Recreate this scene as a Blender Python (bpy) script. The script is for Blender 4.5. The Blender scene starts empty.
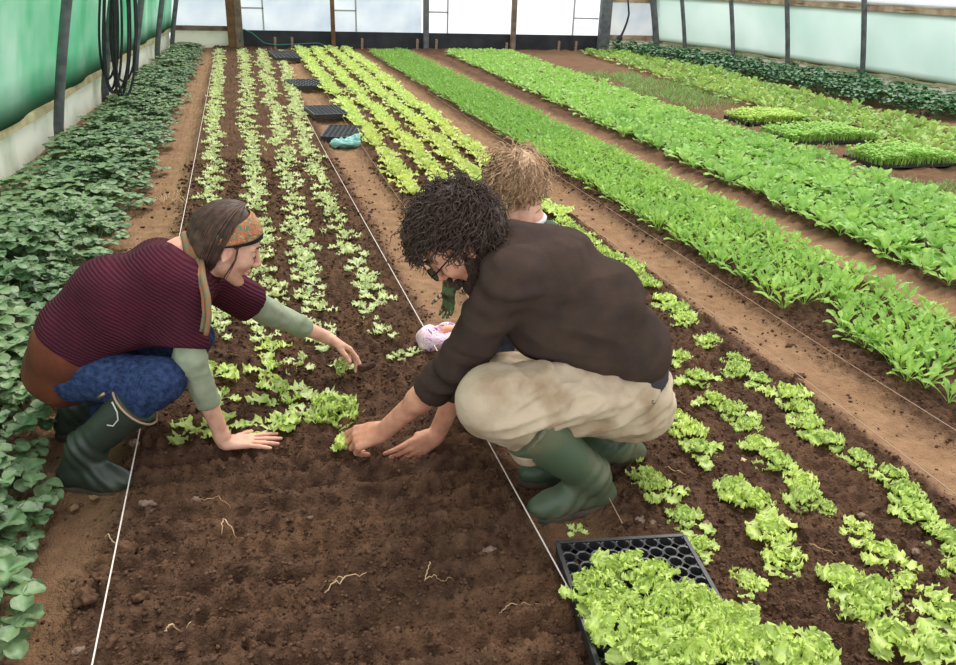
import bpy, math
import numpy as np
from mathutils import Vector, Matrix, Quaternion
sc = bpy.context.scene
C = sc.collection
PI = math.pi
F_PX, CX, CY, CAM_H = 820.0, 478.0, 332.5, 1.46
RC = np.array([[0.96367425, -0.07784876, 0.25548289],
               [-0.26515776, -0.39344258, 0.88028081],
               [0.03198907, -0.91604722, -0.39979269]])
CAM = np.array([0.0, 0.0, CAM_H])

def at(px, py, Y):
    v = RC @ np.array([px - CX, py - CY, F_PX])
    return v * (Y / v[1]) + CAM

def atz(px, py, z=0.0):
    v = RC @ np.array([px - CX, py - CY, F_PX])
    return v * ((z - CAM_H) / v[2]) + CAM

def tag(o, label=None, cat=None, group=None, kind=None):
    if label: o['label'] = label
    if cat: o['category'] = cat
    if group: o['group'] = group
    if kind: o['kind'] = kind
    return o

def empty(name, loc):
    o = bpy.data.objects.new(name, None)
    o.location = tuple(float(a) for a in loc)
    o.empty_display_size = 0.1
    C.objects.link(o)
    return o

def make_mesh(name, verts, faces, mats=(), smooth=True, mat_idx=None, attrs=None):
    """faces: (n,4) or (n,3) int array, or list of such arrays / python lists"""
    me = bpy.data.meshes.new(name)
    verts = np.asarray(verts, dtype=np.float32)
    if isinstance(faces, np.ndarray):
        k = faces.shape[1]; nf = faces.shape[0]
        me.vertices.add(len(verts)); me.vertices.foreach_set('co', verts.ravel())
        me.loops.add(nf * k); me.loops.foreach_set('vertex_index', faces.astype(np.int32).ravel())
        me.polygons.add(nf)
        me.polygons.foreach_set('loop_start', np.arange(0, nf * k, k, dtype=np.int32))
        me.polygons.foreach_set('loop_total', np.full(nf, k, dtype=np.int32))
    else:
        me.from_pydata([tuple(map(float, v)) for v in verts], [], [tuple(map(int, f)) for f in faces])
        nf = len(faces)
    for m in mats: me.materials.append(m)
    if mat_idx is not None: me.polygons.foreach_set('material_index', np.asarray(mat_idx, dtype=np.int32))
    me.polygons.foreach_set('use_smooth', np.full(nf, bool(smooth)))
    if attrs:
        for an, av in attrs.items():
            a = me.attributes.new(an, 'FLOAT', 'POINT')
            a.data.foreach_set('value', np.asarray(av, dtype=np.float32))
    me.update(calc_edges=True)
    me.validate()
    return me

def obj(name, me, parent=None, loc=(0, 0, 0)):
    o = bpy.data.objects.new(name, me)
    C.objects.link(o)
    if parent is not None:
        o.parent = parent
        pl = Vector(parent.location) + (Vector(parent.parent.location) if parent.parent else Vector((0, 0, 0)))
        o.location = Vector(loc) - pl
    else:
        o.location = loc
    return o

# world-coordinate mesh under a parent empty: location cancels the parent offset (parents are never rotated here)
def wobj(name, verts, faces, mats, parent=None, smooth=True, base=None, attrs=None, mat_idx=None):
    verts = np.asarray(verts, dtype=np.float64)
    if base is None:
        b = np.array([verts[:, 0].mean(), verts[:, 1].mean(), verts[:, 2].min()])
    else:
        b = np.array(base, dtype=float)
    me = make_mesh(name, verts - b, faces, mats, smooth, mat_idx, attrs)
    o = bpy.data.objects.new(name, me); C.objects.link(o)
    if parent is not None:
        o.parent = parent
        pw = np.zeros(3); p = parent
        while p is not None:
            pw += np.array(p.location); p = p.parent
        o.location = tuple(b - pw)
    else:
        o.location = tuple(b)
    return o

class MB:
    def __init__(s): s.v = []; s.f = []; s.n = 0
    def add(s, v, f):
        v = np.asarray(v, float)
        s.v.append(v); s.f += [tuple(int(i) + s.n for i in q) for q in f]; s.n += len(v); return s
    def box(s, lo, hi):
        x0, y0, z0 = lo; x1, y1, z1 = hi
        v = [(x0,y0,z0),(x1,y0,z0),(x1,y1,z0),(x0,y1,z0),(x0,y0,z1),(x1,y0,z1),(x1,y1,z1),(x0,y1,z1)]
        f = [(3,2,1,0),(4,5,6,7),(0,1,5,4),(1,2,6,5),(2,3,7,6),(3,0,4,7)]
        return s.add(v, f)
    def beam(s, a, b, w, h, up=(0, 0, 1)):
        a = np.array(a, float); b = np.array(b, float); d = b - a; d /= np.linalg.norm(d)
        u = np.array(up, float); r = np.cross(d, u); r /= np.linalg.norm(r); u = np.cross(r, d)
        v = []
        for p in (a, b):
            for sx, sz in ((-1,-1),(1,-1),(1,1),(-1,1)):
                v.append(p + r*sx*w/2 + u*sz*h/2)
        return s.add(v, [(0,1,2,3),(7,6,5,4),(0,4,5,1),(1,5,6,2),(2,6,7,3),(3,7,4,0)])
    def tube(s, pts, rad, n=8, closed=False):
        v, f = tube(pts, rad, n, closed)
        return s.add(v, f)
    def build(s, name, mats, parent=None, smooth=False, bevel=0.0, base=None):
        if not isinstance(mats, (list, tuple)): mats = [mats]
        o = wobj(name, np.vstack(s.v), s.f, mats, parent, smooth, base)
        if bevel:
            m = o.modifiers.new('bevel', 'BEVEL'); m.width = bevel; m.segments = 2; m.limit_method = 'ANGLE'
        return o

def tube(pts, rad, n=8, closed=False):
    P = np.asarray(pts, float); m = len(P)
    R_ = np.full(m, rad) if np.isscalar(rad) else np.asarray(rad, float)
    if closed:
        T = np.roll(P, -1, 0) - np.roll(P, 1, 0)
    else:
        T = np.gradient(P, axis=0)
    T /= np.linalg.norm(T, axis=1)[:, None] + 1e-12
    up = np.array([0, 0, 1.0]) if abs(T[0][2]) < 0.9 else np.array([1.0, 0, 0])
    N = np.zeros_like(P); a = up - T[0] * np.dot(up, T[0]); N[0] = a / np.linalg.norm(a)
    for i in range(1, m):
        a = N[i-1] - T[i] * np.dot(N[i-1], T[i]); N[i] = a / (np.linalg.norm(a) + 1e-12)
    B = np.cross(T, N)
    th = np.linspace(0, 2*PI, n, endpoint=False)
    V = (P[:, None] + R_[:, None, None] * (np.cos(th)[None, :, None] * N[:, None] + np.sin(th)[None, :, None] * B[:, None])).reshape(-1, 3)
    f = []
    mm = m if closed else m - 1
    for i in range(mm):
        j = (i + 1) % m
        for k in range(n):
            l = (k + 1) % n
            f.append((i*n+k, i*n+l, j*n+l, j*n+k))
    if not closed:
        f.append(tuple(range(n))[::-1]); f.append(tuple(range((m-1)*n, m*n)))
    return V, f

# ---- value noise on a lattice ----
_rt = np.random.RandomState(11).rand(256, 256).astype(np.float64)
_rt3 = np.random.RandomState(12).rand(64, 64, 64)
def vn(x, y, seed=0):
    x = np.asarray(x, float) + seed * 17.31; y = np.asarray(y, float) + seed * 9.77
    xi = np.floor(x).astype(int); yi = np.floor(y).astype(int)
    fx = x - xi; fy = y - yi
    fx = fx*fx*(3-2*fx); fy = fy*fy*(3-2*fy)
    g = lambda a, b: _rt[a & 255, b & 255]
    return (g(xi,yi)*(1-fx) + g(xi+1,yi)*fx)*(1-fy) + (g(xi,yi+1)*(1-fx) + g(xi+1,yi+1)*fx)*fy
def vn3(P, s, seed=0):
    q = P * s + seed * 7.13 + 100.0
    i = np.floor(q).astype(int); f = q - i; f = f*f*(3-2*f)
    o = 0
    for a in (0, 1):
        for b in (0, 1):
            for c in (0, 1):
                w = (f[:,0] if a else 1-f[:,0]) * (f[:,1] if b else 1-f[:,1]) * (f[:,2] if c else 1-f[:,2])
                o = o + w * _rt3[(i[:,0]+a) & 63, (i[:,1]+b) & 63, (i[:,2]+c) & 63]
    return o
def sstep(a, b, x):
    t = np.clip((x - a) / (b - a), 0, 1); return t*t*(3-2*t)

# ---- implicit body modelling ----
def cap(p0, p1, r0, r1=None, k=0.02, cuts=()):
    return ('cap', np.array(p0, float), np.array(p1, float), r0, r0 if r1 is None else r1, k, cuts)
def ell(c, r, axes=None, k=0.02, cuts=(), neg=False):
    ax = np.eye(3) if axes is None else np.array(axes, float)
    return ('neg' if neg else 'ell', np.array(c, float), np.array(r, float), ax, 0, k, cuts)

def sdf_mesh(prims, h):
    lo = np.full(3, 1e9); hi = -lo
    bx = []
    for p in prims:
        if p[0] == 'cap':
            m = max(p[3], p[4]); a = np.minimum(p[1], p[2]) - m; b = np.maximum(p[1], p[2]) + m
        else:
            m = p[2].max(); a = p[1] - m; b = p[1] + m
        bx.append((a - p[5] - 2*h, b + p[5] + 2*h))
        lo = np.minimum(lo, a); hi = np.maximum(hi, b)
    lo -= 3*h; hi += 3*h
    n = np.ceil((hi - lo) / h).astype(int) + 1
    Fd = np.full(n, 0.06, dtype=np.float32)
    for p, (a, b) in zip(prims, bx):
        i0 = np.maximum(0, np.floor((a - lo) / h).astype(int)); i1 = np.minimum(n, np.ceil((b - lo) / h).astype(int) + 1)
        X = (lo[0] + h*np.arange(i0[0], i1[0]))[:, None, None]
        Y = (lo[1] + h*np.arange(i0[1], i1[1]))[None, :, None]
        Z = (lo[2] + h*np.arange(i0[2], i1[2]))[None, None, :]
        if p[0] == 'cap':
            A, B = p[1], p[2]; d = B - A; L2 = max(d @ d, 1e-12)
            t = np.clip(((X-A[0])*d[0] + (Y-A[1])*d[1] + (Z-A[2])*d[2]) / L2, 0, 1)
            D = np.sqrt((X-A[0]-t*d[0])**2 + (Y-A[1]-t*d[1])**2 + (Z-A[2]-t*d[2])**2) - (p[3] + (p[4]-p[3])*t)
        else:
            c, r, ax = p[1], p[2], p[3]
            q = [((X-c[0])*ax[i][0] + (Y-c[1])*ax[i][1] + (Z-c[2])*ax[i][2]) / r[i] for i in range(3)]
            k0 = np.sqrt(q[0]**2 + q[1]**2 + q[2]**2) + 1e-9
            k1 = np.sqrt((q[0]/r[0])**2 + (q[1]/r[1])**2 + (q[2]/r[2])**2) + 1e-9
            D = k0 * (k0 - 1) / k1
        for (pt, nn) in p[6]:
            D = np.maximum(D, (X-pt[0])*nn[0] + (Y-pt[1])*nn[1] + (Z-pt[2])*nn[2])
        sl = Fd[i0[0]:i1[0], i0[1]:i1[1], i0[2]:i1[2]]
        k = p[5]
        if p[0] == 'neg':
            D = -D; hh = np.clip(0.5 - 0.5*(sl - D)/k, 0, 1)
            sl[...] = sl*(1-hh) + D*hh + k*hh*(1-hh)
        else:
            hh = np.clip(0.5 + 0.5*(sl - D)/k, 0, 1)
            sl[...] = sl*(1-hh) + D*hh - k*hh*(1-hh)
    S = Fd < 0
    c = np.zeros(n - 1, dtype=np.int8)
    for dx in (0, 1):
        for dy in (0, 1):
            for dz in (0, 1):
                c += S[dx:n[0]-1+dx, dy:n[1]-1+dy, dz:n[2]-1+dz]
    I = np.argwhere((c > 0) & (c < 8))
    idx = np.full(n - 1, -1, dtype=np.int32); idx[I[:,0], I[:,1], I[:,2]] = np.arange(len(I))
    acc = np.zeros((len(I), 3)); cnt = np.zeros(len(I))
    cor = [(a, b, c_) for a in (0,1) for b in (0,1) for c_ in (0,1)]
    for a in cor:
        for ax in range(3):
            if a[ax]: continue
            b = list(a); b[ax] = 1
            fa = Fd[I[:,0]+a[0], I[:,1]+a[1], I[:,2]+a[2]].astype(float); fb = Fd[I[:,0]+b[0], I[:,1]+b[1], I[:,2]+b[2]].astype(float)
            m = (fa < 0) != (fb < 0)
            t = np.where(m, fa / np.where(m, fa - fb, 1), 0)
            pnt = np.tile(np.array(a, float), (len(I), 1)); pnt[:, ax] += t
            acc[m] += pnt[m]; cnt[m] += 1
    V = lo + h * (I + acc / cnt[:, None])
    faces = []
    for ax in range(3):
        o1, o2 = [(1, 2), (2, 0), (0, 1)][ax]
        s0 = [slice(0, n[i]) for i in range(3)]; s1 = list(s0)
        s0[ax] = slice(0, n[ax]-1); s1[ax] = slice(1, n[ax])
        E_ = np.argwhere(S[tuple(s0)] != S[tuple(s1)])
        ok = (E_[:, o1] >= 1) & (E_[:, o2] >= 1) & (E_[:, o1] < n[o1]-1) & (E_[:, o2] < n[o2]-1)
        E_ = E_[ok]
        def cell(a, b):
            q = E_.copy(); q[:, o1] -= a; q[:, o2] -= b
            return idx[q[:,0], q[:,1], q[:,2]]
        quad = np.stack([cell(1,1), cell(0,1), cell(0,0), cell(1,0)], 1)
        flip = ~S[E_[:,0], E_[:,1], E_[:,2]]
        quad[flip] = quad[flip][:, ::-1]
        faces.append(quad)
    Fc = np.vstack(faces); Fc = Fc[(Fc >= 0).all(1)]
    return V, Fc

def vnormals(V, Fc):
    a = V[Fc[:,1]] - V[Fc[:,3]]; b = V[Fc[:,2]] - V[Fc[:,0]]
    nf = np.cross(b, a) if False else np.cross(V[Fc[:,2]]-V[Fc[:,0]], V[Fc[:,3]]-V[Fc[:,1]])
    N = np.zeros_like(V)
    for i in range(4): np.add.at(N, Fc[:, i], nf)
    return N / (np.linalg.norm(N, axis=1)[:, None] + 1e-12)

def relax(V, Fc, it=2, lam=0.5):
    for _ in range(it):
        S_ = np.zeros_like(V); n_ = np.zeros(len(V))
        for i in range(4):
            for j in (1, 3):
                np.add.at(S_, Fc[:, i], V[Fc[:, (i+j) % 4]]); np.add.at(n_, Fc[:, i], 1)
        V = V*(1-lam) + lam*S_/np.maximum(n_, 1)[:, None]
    return V
# ---------------- materials ----------------
def srgb(r, g, b):
    f = lambda c: (c/255/12.92) if c/255 <= 0.04045 else ((c/255+0.055)/1.055)**2.4
    return (f(r), f(g), f(b), 1.0)
def mat(name, col, rough=0.8, col2=None, scale=8.0, detail=4, bump=0.0, bscale=40.0, spec=0.3, metal=0.0, transl=0.0,
        tcol=None, attr=None, objrand=0.0, wave=None, ramp=(0.35, 0.65), coords='Object', bdist=0.01):
    m = bpy.data.materials.new(name); m.use_nodes = True
    nt = m.node_tree; N = nt.nodes; L = nt.links
    p = N['Principled BSDF']; out = N['Material Output']
    p.inputs['Roughness'].default_value = rough; p.inputs['Metallic'].default_value = metal
    p.inputs['Specular IOR Level'].default_value = spec
    tc = N.new('ShaderNodeTexCoord'); src = tc.outputs[coords]
    rgb = N.new('ShaderNodeRGB'); rgb.outputs[0].default_value = col; cur = rgb.outputs[0]
    if col2 is not None:
        nz = N.new('ShaderNodeTexNoise'); nz.inputs['Scale'].default_value = scale; nz.inputs['Detail'].default_value = detail
        L.new(src, nz.inputs['Vector'])
        cr = N.new('ShaderNodeMapRange'); cr.inputs[1].default_value = ramp[0]; cr.inputs[2].default_value = ramp[1]
        L.new(nz.outputs[0], cr.inputs[0])
        mx = N.new('ShaderNodeMix'); mx.data_type = 'RGBA'
        L.new(cr.outputs[0], mx.inputs[0]); L.new(cur, mx.inputs[6]); mx.inputs[7].default_value = col2
        cur = mx.outputs[2]
    if attr is not None:      # (name, colour)
        for an, ac in attr:
            a = N.new('ShaderNodeAttribute'); a.attribute_name = an
            mx = N.new('ShaderNodeMix'); mx.data_type = 'RGBA'
            L.new(a.outputs['Fac'], mx.inputs[0]); L.new(cur, mx.inputs[6]); mx.inputs[7].default_value = ac
            cur = mx.outputs[2]
    if objrand:
        oi = N.new('ShaderNodeObjectInfo'); hs = N.new('ShaderNodeHueSaturation')
        mr = N.new('ShaderNodeMapRange'); mr.inputs[3].default_value = 1-objrand; mr.inputs[4].default_value = 1+objrand
        L.new(oi.outputs['Random'], mr.inputs[0]); L.new(mr.outputs[0], hs.inputs['Value'])
        mr2 = N.new('ShaderNodeMapRange'); mr2.inputs[3].default_value = 0.5+objrand*0.08; mr2.inputs[4].default_value = 0.5-objrand*0.08
        L.new(oi.outputs['Random'], mr2.inputs[0]); L.new(mr2.outputs[0], hs.inputs['Hue'])
        L.new(cur, hs.inputs['Color']); cur = hs.outputs[0]
    bnode = None
    if wave is not None:      # (scale, direction vector, mix colour, colour fac, bump strength, distortion)
        ws, wd, wc, wf, wb, wdist = wave
        mp = N.new('ShaderNodeVectorMath'); mp.operation = 'DOT_PRODUCT'; L.new(src, mp.inputs[0]); mp.inputs[1].default_value = wd
        nz2 = N.new('ShaderNodeTexNoise'); nz2.inputs['Scale'].default_value = 6; L.new(src, nz2.inputs['Vector'])
        ad = N.new('ShaderNodeMath'); ad.operation = 'MULTIPLY_ADD'; L.new(nz2.outputs[0], ad.inputs[0]); ad.inputs[1].default_value = wdist; L.new(mp.outputs['Value'], ad.inputs[2])
        mu = N.new('ShaderNodeMath'); mu.operation = 'MULTIPLY'; L.new(ad.outputs[0], mu.inputs[0]); mu.inputs[1].default_value = ws
        sn = N.new('ShaderNodeMath'); sn.operation = 'SINE'; L.new(mu.outputs[0], sn.inputs[0])
        mr = N.new('ShaderNodeMapRange'); mr.inputs[1].default_value = -1; mr.inputs[2].default_value = 1; L.new(sn.outputs[0], mr.inputs[0])
        mf = N.new('ShaderNodeMath'); mf.operation = 'MULTIPLY'; L.new(mr.outputs[0], mf.inputs[0]); mf.inputs[1].default_value = wf
        mx = N.new('ShaderNodeMix'); mx.data_type = 'RGBA'; L.new(mf.outputs[0], mx.inputs[0]); L.new(cur, mx.inputs[6]); mx.inputs[7].default_value = wc
        cur = mx.outputs[2]
        if wb:
            bnode = N.new('ShaderNodeBump'); bnode.inputs['Strength'].default_value = wb; bnode.inputs['Distance'].default_value = 0.004
            L.new(mr.outputs[0], bnode.inputs['Height'])
    L.new(cur, p.inputs['Base Color'])
    if bump:
        nb = N.new('ShaderNodeTexNoise'); nb.inputs['Scale'].default_value = bscale; nb.inputs['Detail'].default_value = 6
        L.new(src, nb.inputs['Vector'])
        b = N.new('ShaderNodeBump'); b.inputs['Strength'].default_value = bump; b.inputs['Distance'].default_value = bdist
        L.new(nb.outputs[0], b.inputs['Height'])
        if bnode is not None: L.new(bnode.outputs[0], b.inputs['Normal'])
        bnode = b
    if bnode is not None: L.new(bnode.outputs[0], p.inputs['Normal'])
    if transl:
        t = N.new('ShaderNodeBsdfTranslucent')
        if tcol is None: L.new(cur, t.inputs['Color'])
        else: t.inputs['Color'].default_value = tcol
        ms = N.new('ShaderNodeMixShader'); ms.inputs[0].default_value = transl
        L.new(p.outputs[0], ms.inputs[1]); L.new(t.outputs[0], ms.inputs[2]); L.new(ms.outputs[0], out.inputs['Surface'])
    return m

M = {}
M['soil'] = mat('soil', srgb(104, 78, 60), 0.97, srgb(62, 44, 34), 22, 12, 1.0, 130, 0.1, attr=[('dry', srgb(180, 144, 110)), ('damp', srgb(124, 92, 66))], ramp=(0.3, 0.7), bdist=0.012)
M['clod'] = mat('clod', srgb(104, 78, 60), 0.97, srgb(66, 47, 36), 30, 6, 0.8, 90, 0.1, ramp=(0.35, 0.65))
M['stone'] = mat('stone', srgb(140, 118, 102), 0.8, srgb(105, 84, 70), 20, 4, 0.4, 60)
M['root'] = mat('root', srgb(214, 186, 146), 0.8, srgb(180, 146, 105), 30)
M['lettuce_a'] = mat('lettuce_a', srgb(216, 230, 152), 0.5, srgb(228, 238, 176), 30, 3, 0.25, 60, 0.35, transl=0.35, attr=[('rib', srgb(226, 234, 196))], objrand=0.07)
M['lettuce_b'] = mat('lettuce_b', srgb(204, 228, 116), 0.48, srgb(220, 238, 144), 30, 3, 0.25, 60, 0.35, transl=0.35, attr=[('rib', srgb(222, 232, 186))], objrand=0.08)
M['lettuce_t'] = mat('lettuce_t', srgb(208, 232, 118), 0.48, srgb(224, 242, 146), 30, 3, 0.3, 60, 0.35, transl=0.35, attr=[('rib', srgb(220, 232, 170))], objrand=0.06)
M['lettuce_m'] = mat('lettuce_m', srgb(208, 224, 112), 0.5, srgb(220, 230, 138), 30, 3, 0.25, 60, 0.35, transl=0.35, attr=[('rib', srgb(214, 226, 160))], objrand=0.08)
M['rocket'] = mat('rocket', srgb(144, 190, 80), 0.5, srgb(172, 208, 106), 25, 3, 0.2, 60, 0.35, transl=0.35, attr=[('rib', srgb(180, 216, 120))], objrand=0.12)
M['mustard'] = mat('mustard', srgb(142, 190, 84), 0.5, srgb(172, 210, 112), 20, 3, 0.2, 60, 0.35, transl=0.35, attr=[('rib', srgb(176, 212, 130))], objrand=0.12)
M['chard'] = mat('chard', srgb(140, 184, 80), 0.5, srgb(172, 206, 112), 20, 3, 0.2, 60, 0.35, transl=0.3, attr=[('rib', srgb(176, 150, 92))], objrand=0.15)
M['strawberry'] = mat('strawberry', srgb(78, 106, 62), 0.45, srgb(124, 146, 100), 14, 3, 0.3, 50, 0.5, transl=0.15, attr=[('rib', srgb(128, 158, 112))], objrand=0.2)
M['darkleaf'] = mat('darkleaf', srgb(54, 104, 58), 0.5, srgb(84, 132, 78), 14, 3, 0.3, 50, 0.4, transl=0.12, attr=[('rib', srgb(86, 130, 86))], objrand=0.15)
M['grass'] = mat('grass', srgb(122, 160, 84), 0.6, srgb(150, 180, 104), 10, transl=0.3)
M['cress'] = mat('cress', srgb(150, 200, 84), 0.6, srgb(180, 214, 116), 20, transl=0.35)
M['cress_y'] = mat('cress_y', srgb(182, 216, 92), 0.6, srgb(206, 226, 128), 20, transl=0.35)
M['deadleaf'] = mat('deadleaf', srgb(134, 108, 78), 0.8, srgb(104, 78, 56), 30)
M['black_plastic'] = mat('black_plastic', srgb(36, 37, 40), 0.42, srgb(52, 50, 50), 30, 4, 0.1, 60, 0.5)
M['black_pipe'] = mat('black_pipe', srgb(38, 38, 42), 0.5, srgb(56, 55, 58), 10)
M['black_board'] = mat('black_board', srgb(40, 42, 46), 0.7, srgb(58, 58, 60), 3, 5, 0.2, 20)
M['post_grey'] = mat('post_grey', srgb(112, 114, 114), 0.65, srgb(84, 86, 90), 10, 5, 0.15, 40, 0.4)
M['post_wood'] = mat('post_wood', srgb(140, 122, 104), 0.8, srgb(104, 88, 74), 7, 6, 0.3, 40)
M['post_brown'] = mat('post_brown', srgb(128, 92, 62), 0.8, srgb(98, 70, 48), 7, 6, 0.3, 40)
M['timber'] = mat('timber', srgb(196, 186, 146), 0.85, srgb(156, 148, 106), 5, 6, 0.3, 40)
M['timber_warm'] = mat('timber_warm', srgb(204, 178, 150), 0.85, srgb(150, 122, 96), 5, 6, 0.3, 40)
M['base_white'] = mat('base_white', srgb(238, 240, 226), 0.7, srgb(196, 206, 178), 2.2, 8, 0.1, 20, ramp=(0.5, 0.75), transl=0.35)
M['mullion'] = mat('mullion', srgb(170, 172, 168), 0.6)
M['stake'] = mat('stake', srgb(164, 140, 118), 0.8, srgb(130, 108, 90), 20)
M['string'] = mat('string', srgb(226, 212, 200), 0.8)
M['string_dim'] = mat('string_dim', srgb(178, 148, 124), 0.9)
def film(name, col, col2, scale, thru, tr=0.15, ramp=(0.35, 0.65), weave=0.0, attr=None):
    m = mat(name, col, 0.45, col2, scale, 6, 0.15, 3, 0.4, transl=thru, ramp=ramp, attr=attr)
    nt = m.node_tree; N = nt.nodes; L = nt.links
    if tr:
        out = N['Material Output']; s = out.inputs['Surface'].links[0].from_socket
        t = N.new('ShaderNodeBsdfTransparent'); ms = N.new('ShaderNodeMixShader'); ms.inputs[0].default_value = tr
        L.new(s, ms.inputs[1]); L.new(t.outputs[0], ms.inputs[2]); L.new(ms.outputs[0], out.inputs['Surface'])
    return m
M['film_blue'] = film('film_blue', srgb(234, 238, 238), srgb(206, 214, 222), 1.3, 0.75, 0.1)
M['film_clear'] = film('film_clear', srgb(250, 250, 250), srgb(240, 243, 246), 0.8, 0.75, 0.4)
M['film_warm'] = film('film_warm', srgb(226, 226, 222), srgb(196, 204, 210), 1.6, 0.75, 0.1)
M['film_green'] = film('film_green', srgb(226, 236, 230), srgb(210, 226, 218), 0.9, 0.75, 0.06, attr=[('mould', srgb(92, 112, 72))])
M['net_green'] = film('net_green', srgb(118, 208, 164), srgb(204, 232, 214), 1.1, 0.6, 0.06, attr=[('mould', srgb(20, 92, 60))])  # second colour paints the whitish backlight patches into the net
# people
M['skin'] = mat('skin', srgb(232, 182, 154), 0.5, srgb(204, 148, 124), 25, 4, 0.12, 200, 0.35, ramp=(0.35, 0.7))
M['skin_man'] = mat('skin_man', srgb(222, 164, 132), 0.55, srgb(186, 126, 100), 22, 5, 0.2, 220, 0.3, ramp=(0.35, 0.7))
M['lip'] = mat('lip', srgb(186, 108, 98), 0.5)
M['eyewhite'] = mat('eyewhite', srgb(225, 220, 214), 0.3)
M['iris'] = mat('iris', srgb(66, 48, 36), 0.3)
M['hair_dark'] = mat('hair_dark', srgb(54, 41, 34), 0.6, srgb(78, 60, 50), 60, spec=0.3)
M['beard'] = mat('beard', srgb(50, 36, 30), 0.8, srgb(72, 52, 42), 90, 5, 0.8, 160)
M['hair_brown'] = mat('hair_brown', srgb(66, 50, 42), 0.5, srgb(92, 70, 56), 40, spec=0.25, objrand=0)
M['hair_child'] = mat('hair_child', srgb(150, 118, 90), 0.5, srgb(198, 164, 126), 40, spec=0.35)
M['fleece'] = mat('fleece', srgb(74, 60, 52), 0.97, srgb(62, 51, 46), 14, 6, 0.7, 260, 0.05, bdist=0.004)
M['shirt_navy'] = mat('shirt_navy', srgb(48, 50, 60), 0.85, srgb(58, 58, 66), 40, bump=0.3, bscale=300)
M['shirt_grey'] = mat('shirt_grey', srgb(62, 56, 60), 0.9, bump=0.3, bscale=200)
M['khaki'] = mat('khaki', srgb(190, 172, 146), 0.9, srgb(146, 122, 94), 9, 6, 0.35, 150, 0.1, ramp=(0.42, 0.72), bdist=0.004)
M['boot_green'] = mat('boot_green', srgb(74, 90, 68), 0.45, srgb(112, 104, 80), 6, 6, 0.12, 60, 0.4, ramp=(0.45, 0.75))
M['boot_dark'] = mat('boot_dark', srgb(48, 58, 48), 0.4, srgb(74, 74, 62), 8, 6, 0.12, 60, 0.45, ramp=(0.5, 0.8))
M['sole'] = mat('sole', srgb(52, 54, 46), 0.8, srgb(86, 72, 58), 25)
M['knit'] = mat('knit', srgb(96, 40, 52), 0.95, srgb(82, 36, 48), 10, 4, 0.5, 300, 0.1, wave=(620, (0.62, 0.12, 0.78), srgb(44, 24, 36), 0.75, 0.9, 0.03), bdist=0.004)
M['rust'] = mat('rust', srgb(110, 58, 36), 0.9, srgb(84, 44, 28), 8, 4, 0.3, 200)
M['sage'] = mat('sage', srgb(160, 168, 142), 0.9, srgb(144, 154, 126), 10, 4, 0.3, 300, 0.1)
M['denim'] = mat('denim', srgb(54, 70, 106), 0.9, srgb(28, 40, 68), 60, 4, 0.3, 300, 0.1, wave=(520, (0.25, 0.5, 0.8), srgb(88, 106, 144), 0.12, 0.0, 0.3))
M['scarf'] = mat('scarf', srgb(150, 100, 66), 0.85, srgb(112, 116, 88), 60, 3, 0.2, 100, ramp=(0.4, 0.6))
def patch_mat(name, cols, scale, rough=0.85):
    m = bpy.data.materials.new(name); m.use_nodes = True; nt = m.node_tree; N = nt.nodes; L = nt.links
    p = N['Principled BSDF']; p.inputs['Roughness'].default_value = rough
    tc = N.new('ShaderNodeTexCoord'); nz = N.new('ShaderNodeTexNoise'); nz.inputs['Scale'].default_value = scale; nz.inputs['Detail'].default_value = 1.5; nz.inputs['Distortion'].default_value = 1.5
    L.new(tc.outputs['Object'], nz.inputs['Vector'])
    cr = N.new('ShaderNodeValToRGB'); cr.color_ramp.interpolation = 'CONSTANT'
    n = len(cols); cr.color_ramp.elements[0].position = 0; cr.color_ramp.elements[0].color = cols[0]
    cr.color_ramp.elements[1].position = 0.62; cr.color_ramp.elements[1].color = cols[-1]
    for i in range(1, n-1):
        e = cr.color_ramp.elements.new(0.38 + 0.24*(i-1)/(n-2)); e.color = cols[i]
    L.new(nz.outputs[0], cr.inputs[0]); L.new(cr.outputs[0], p.inputs['Base Color'])
    return m
M['headband'] = patch_mat('headband', [srgb(70, 132, 104), srgb(206, 92, 56), srgb(150, 112, 72), srgb(196, 140, 92), srgb(170, 70, 52), srgb(96, 120, 86), srgb(186, 150, 110)], 38)
M['floral'] = patch_mat('floral', [srgb(150, 110, 170), srgb(242, 228, 236), srgb(240, 190, 170), srgb(240, 218, 232), srgb(214, 160, 196), srgb(248, 236, 242), srgb(236, 214, 230)], 22)
M['peach'] = mat('peach', srgb(238, 170, 132), 0.6)
M['band_black'] = mat('band_black', srgb(28, 26, 32), 0.8)
M['vest_green'] = mat('vest_green', srgb(76, 90, 80), 0.9, bump=0.3, bscale=200)
M['white_cloth'] = mat('white_cloth', srgb(226, 222, 218), 0.85)
M['red_cloth'] = mat('red_cloth', srgb(150, 60, 66), 0.85)
M['glove'] = mat('glove', srgb(96, 124, 84), 0.85, srgb(78, 58, 44), 22, 4, 0.3, 80, ramp=(0.45, 0.55))
M['mud'] = mat('mud', srgb(84, 60, 46), 0.95, srgb(66, 46, 36), 30, 5, 0.6, 80)
M['turquoise'] = mat('turquoise', srgb(150, 200, 190), 0.5, srgb(120, 170, 165), 20)
M['metal'] = mat('metal', srgb(150, 140, 120), 0.4, metal=0.9)
M['frame_black'] = mat('frame_black', srgb(20, 20, 22), 0.3)
M['lens'] = mat('lens', srgb(120, 150, 110), 0.1, transl=0.5)
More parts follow.
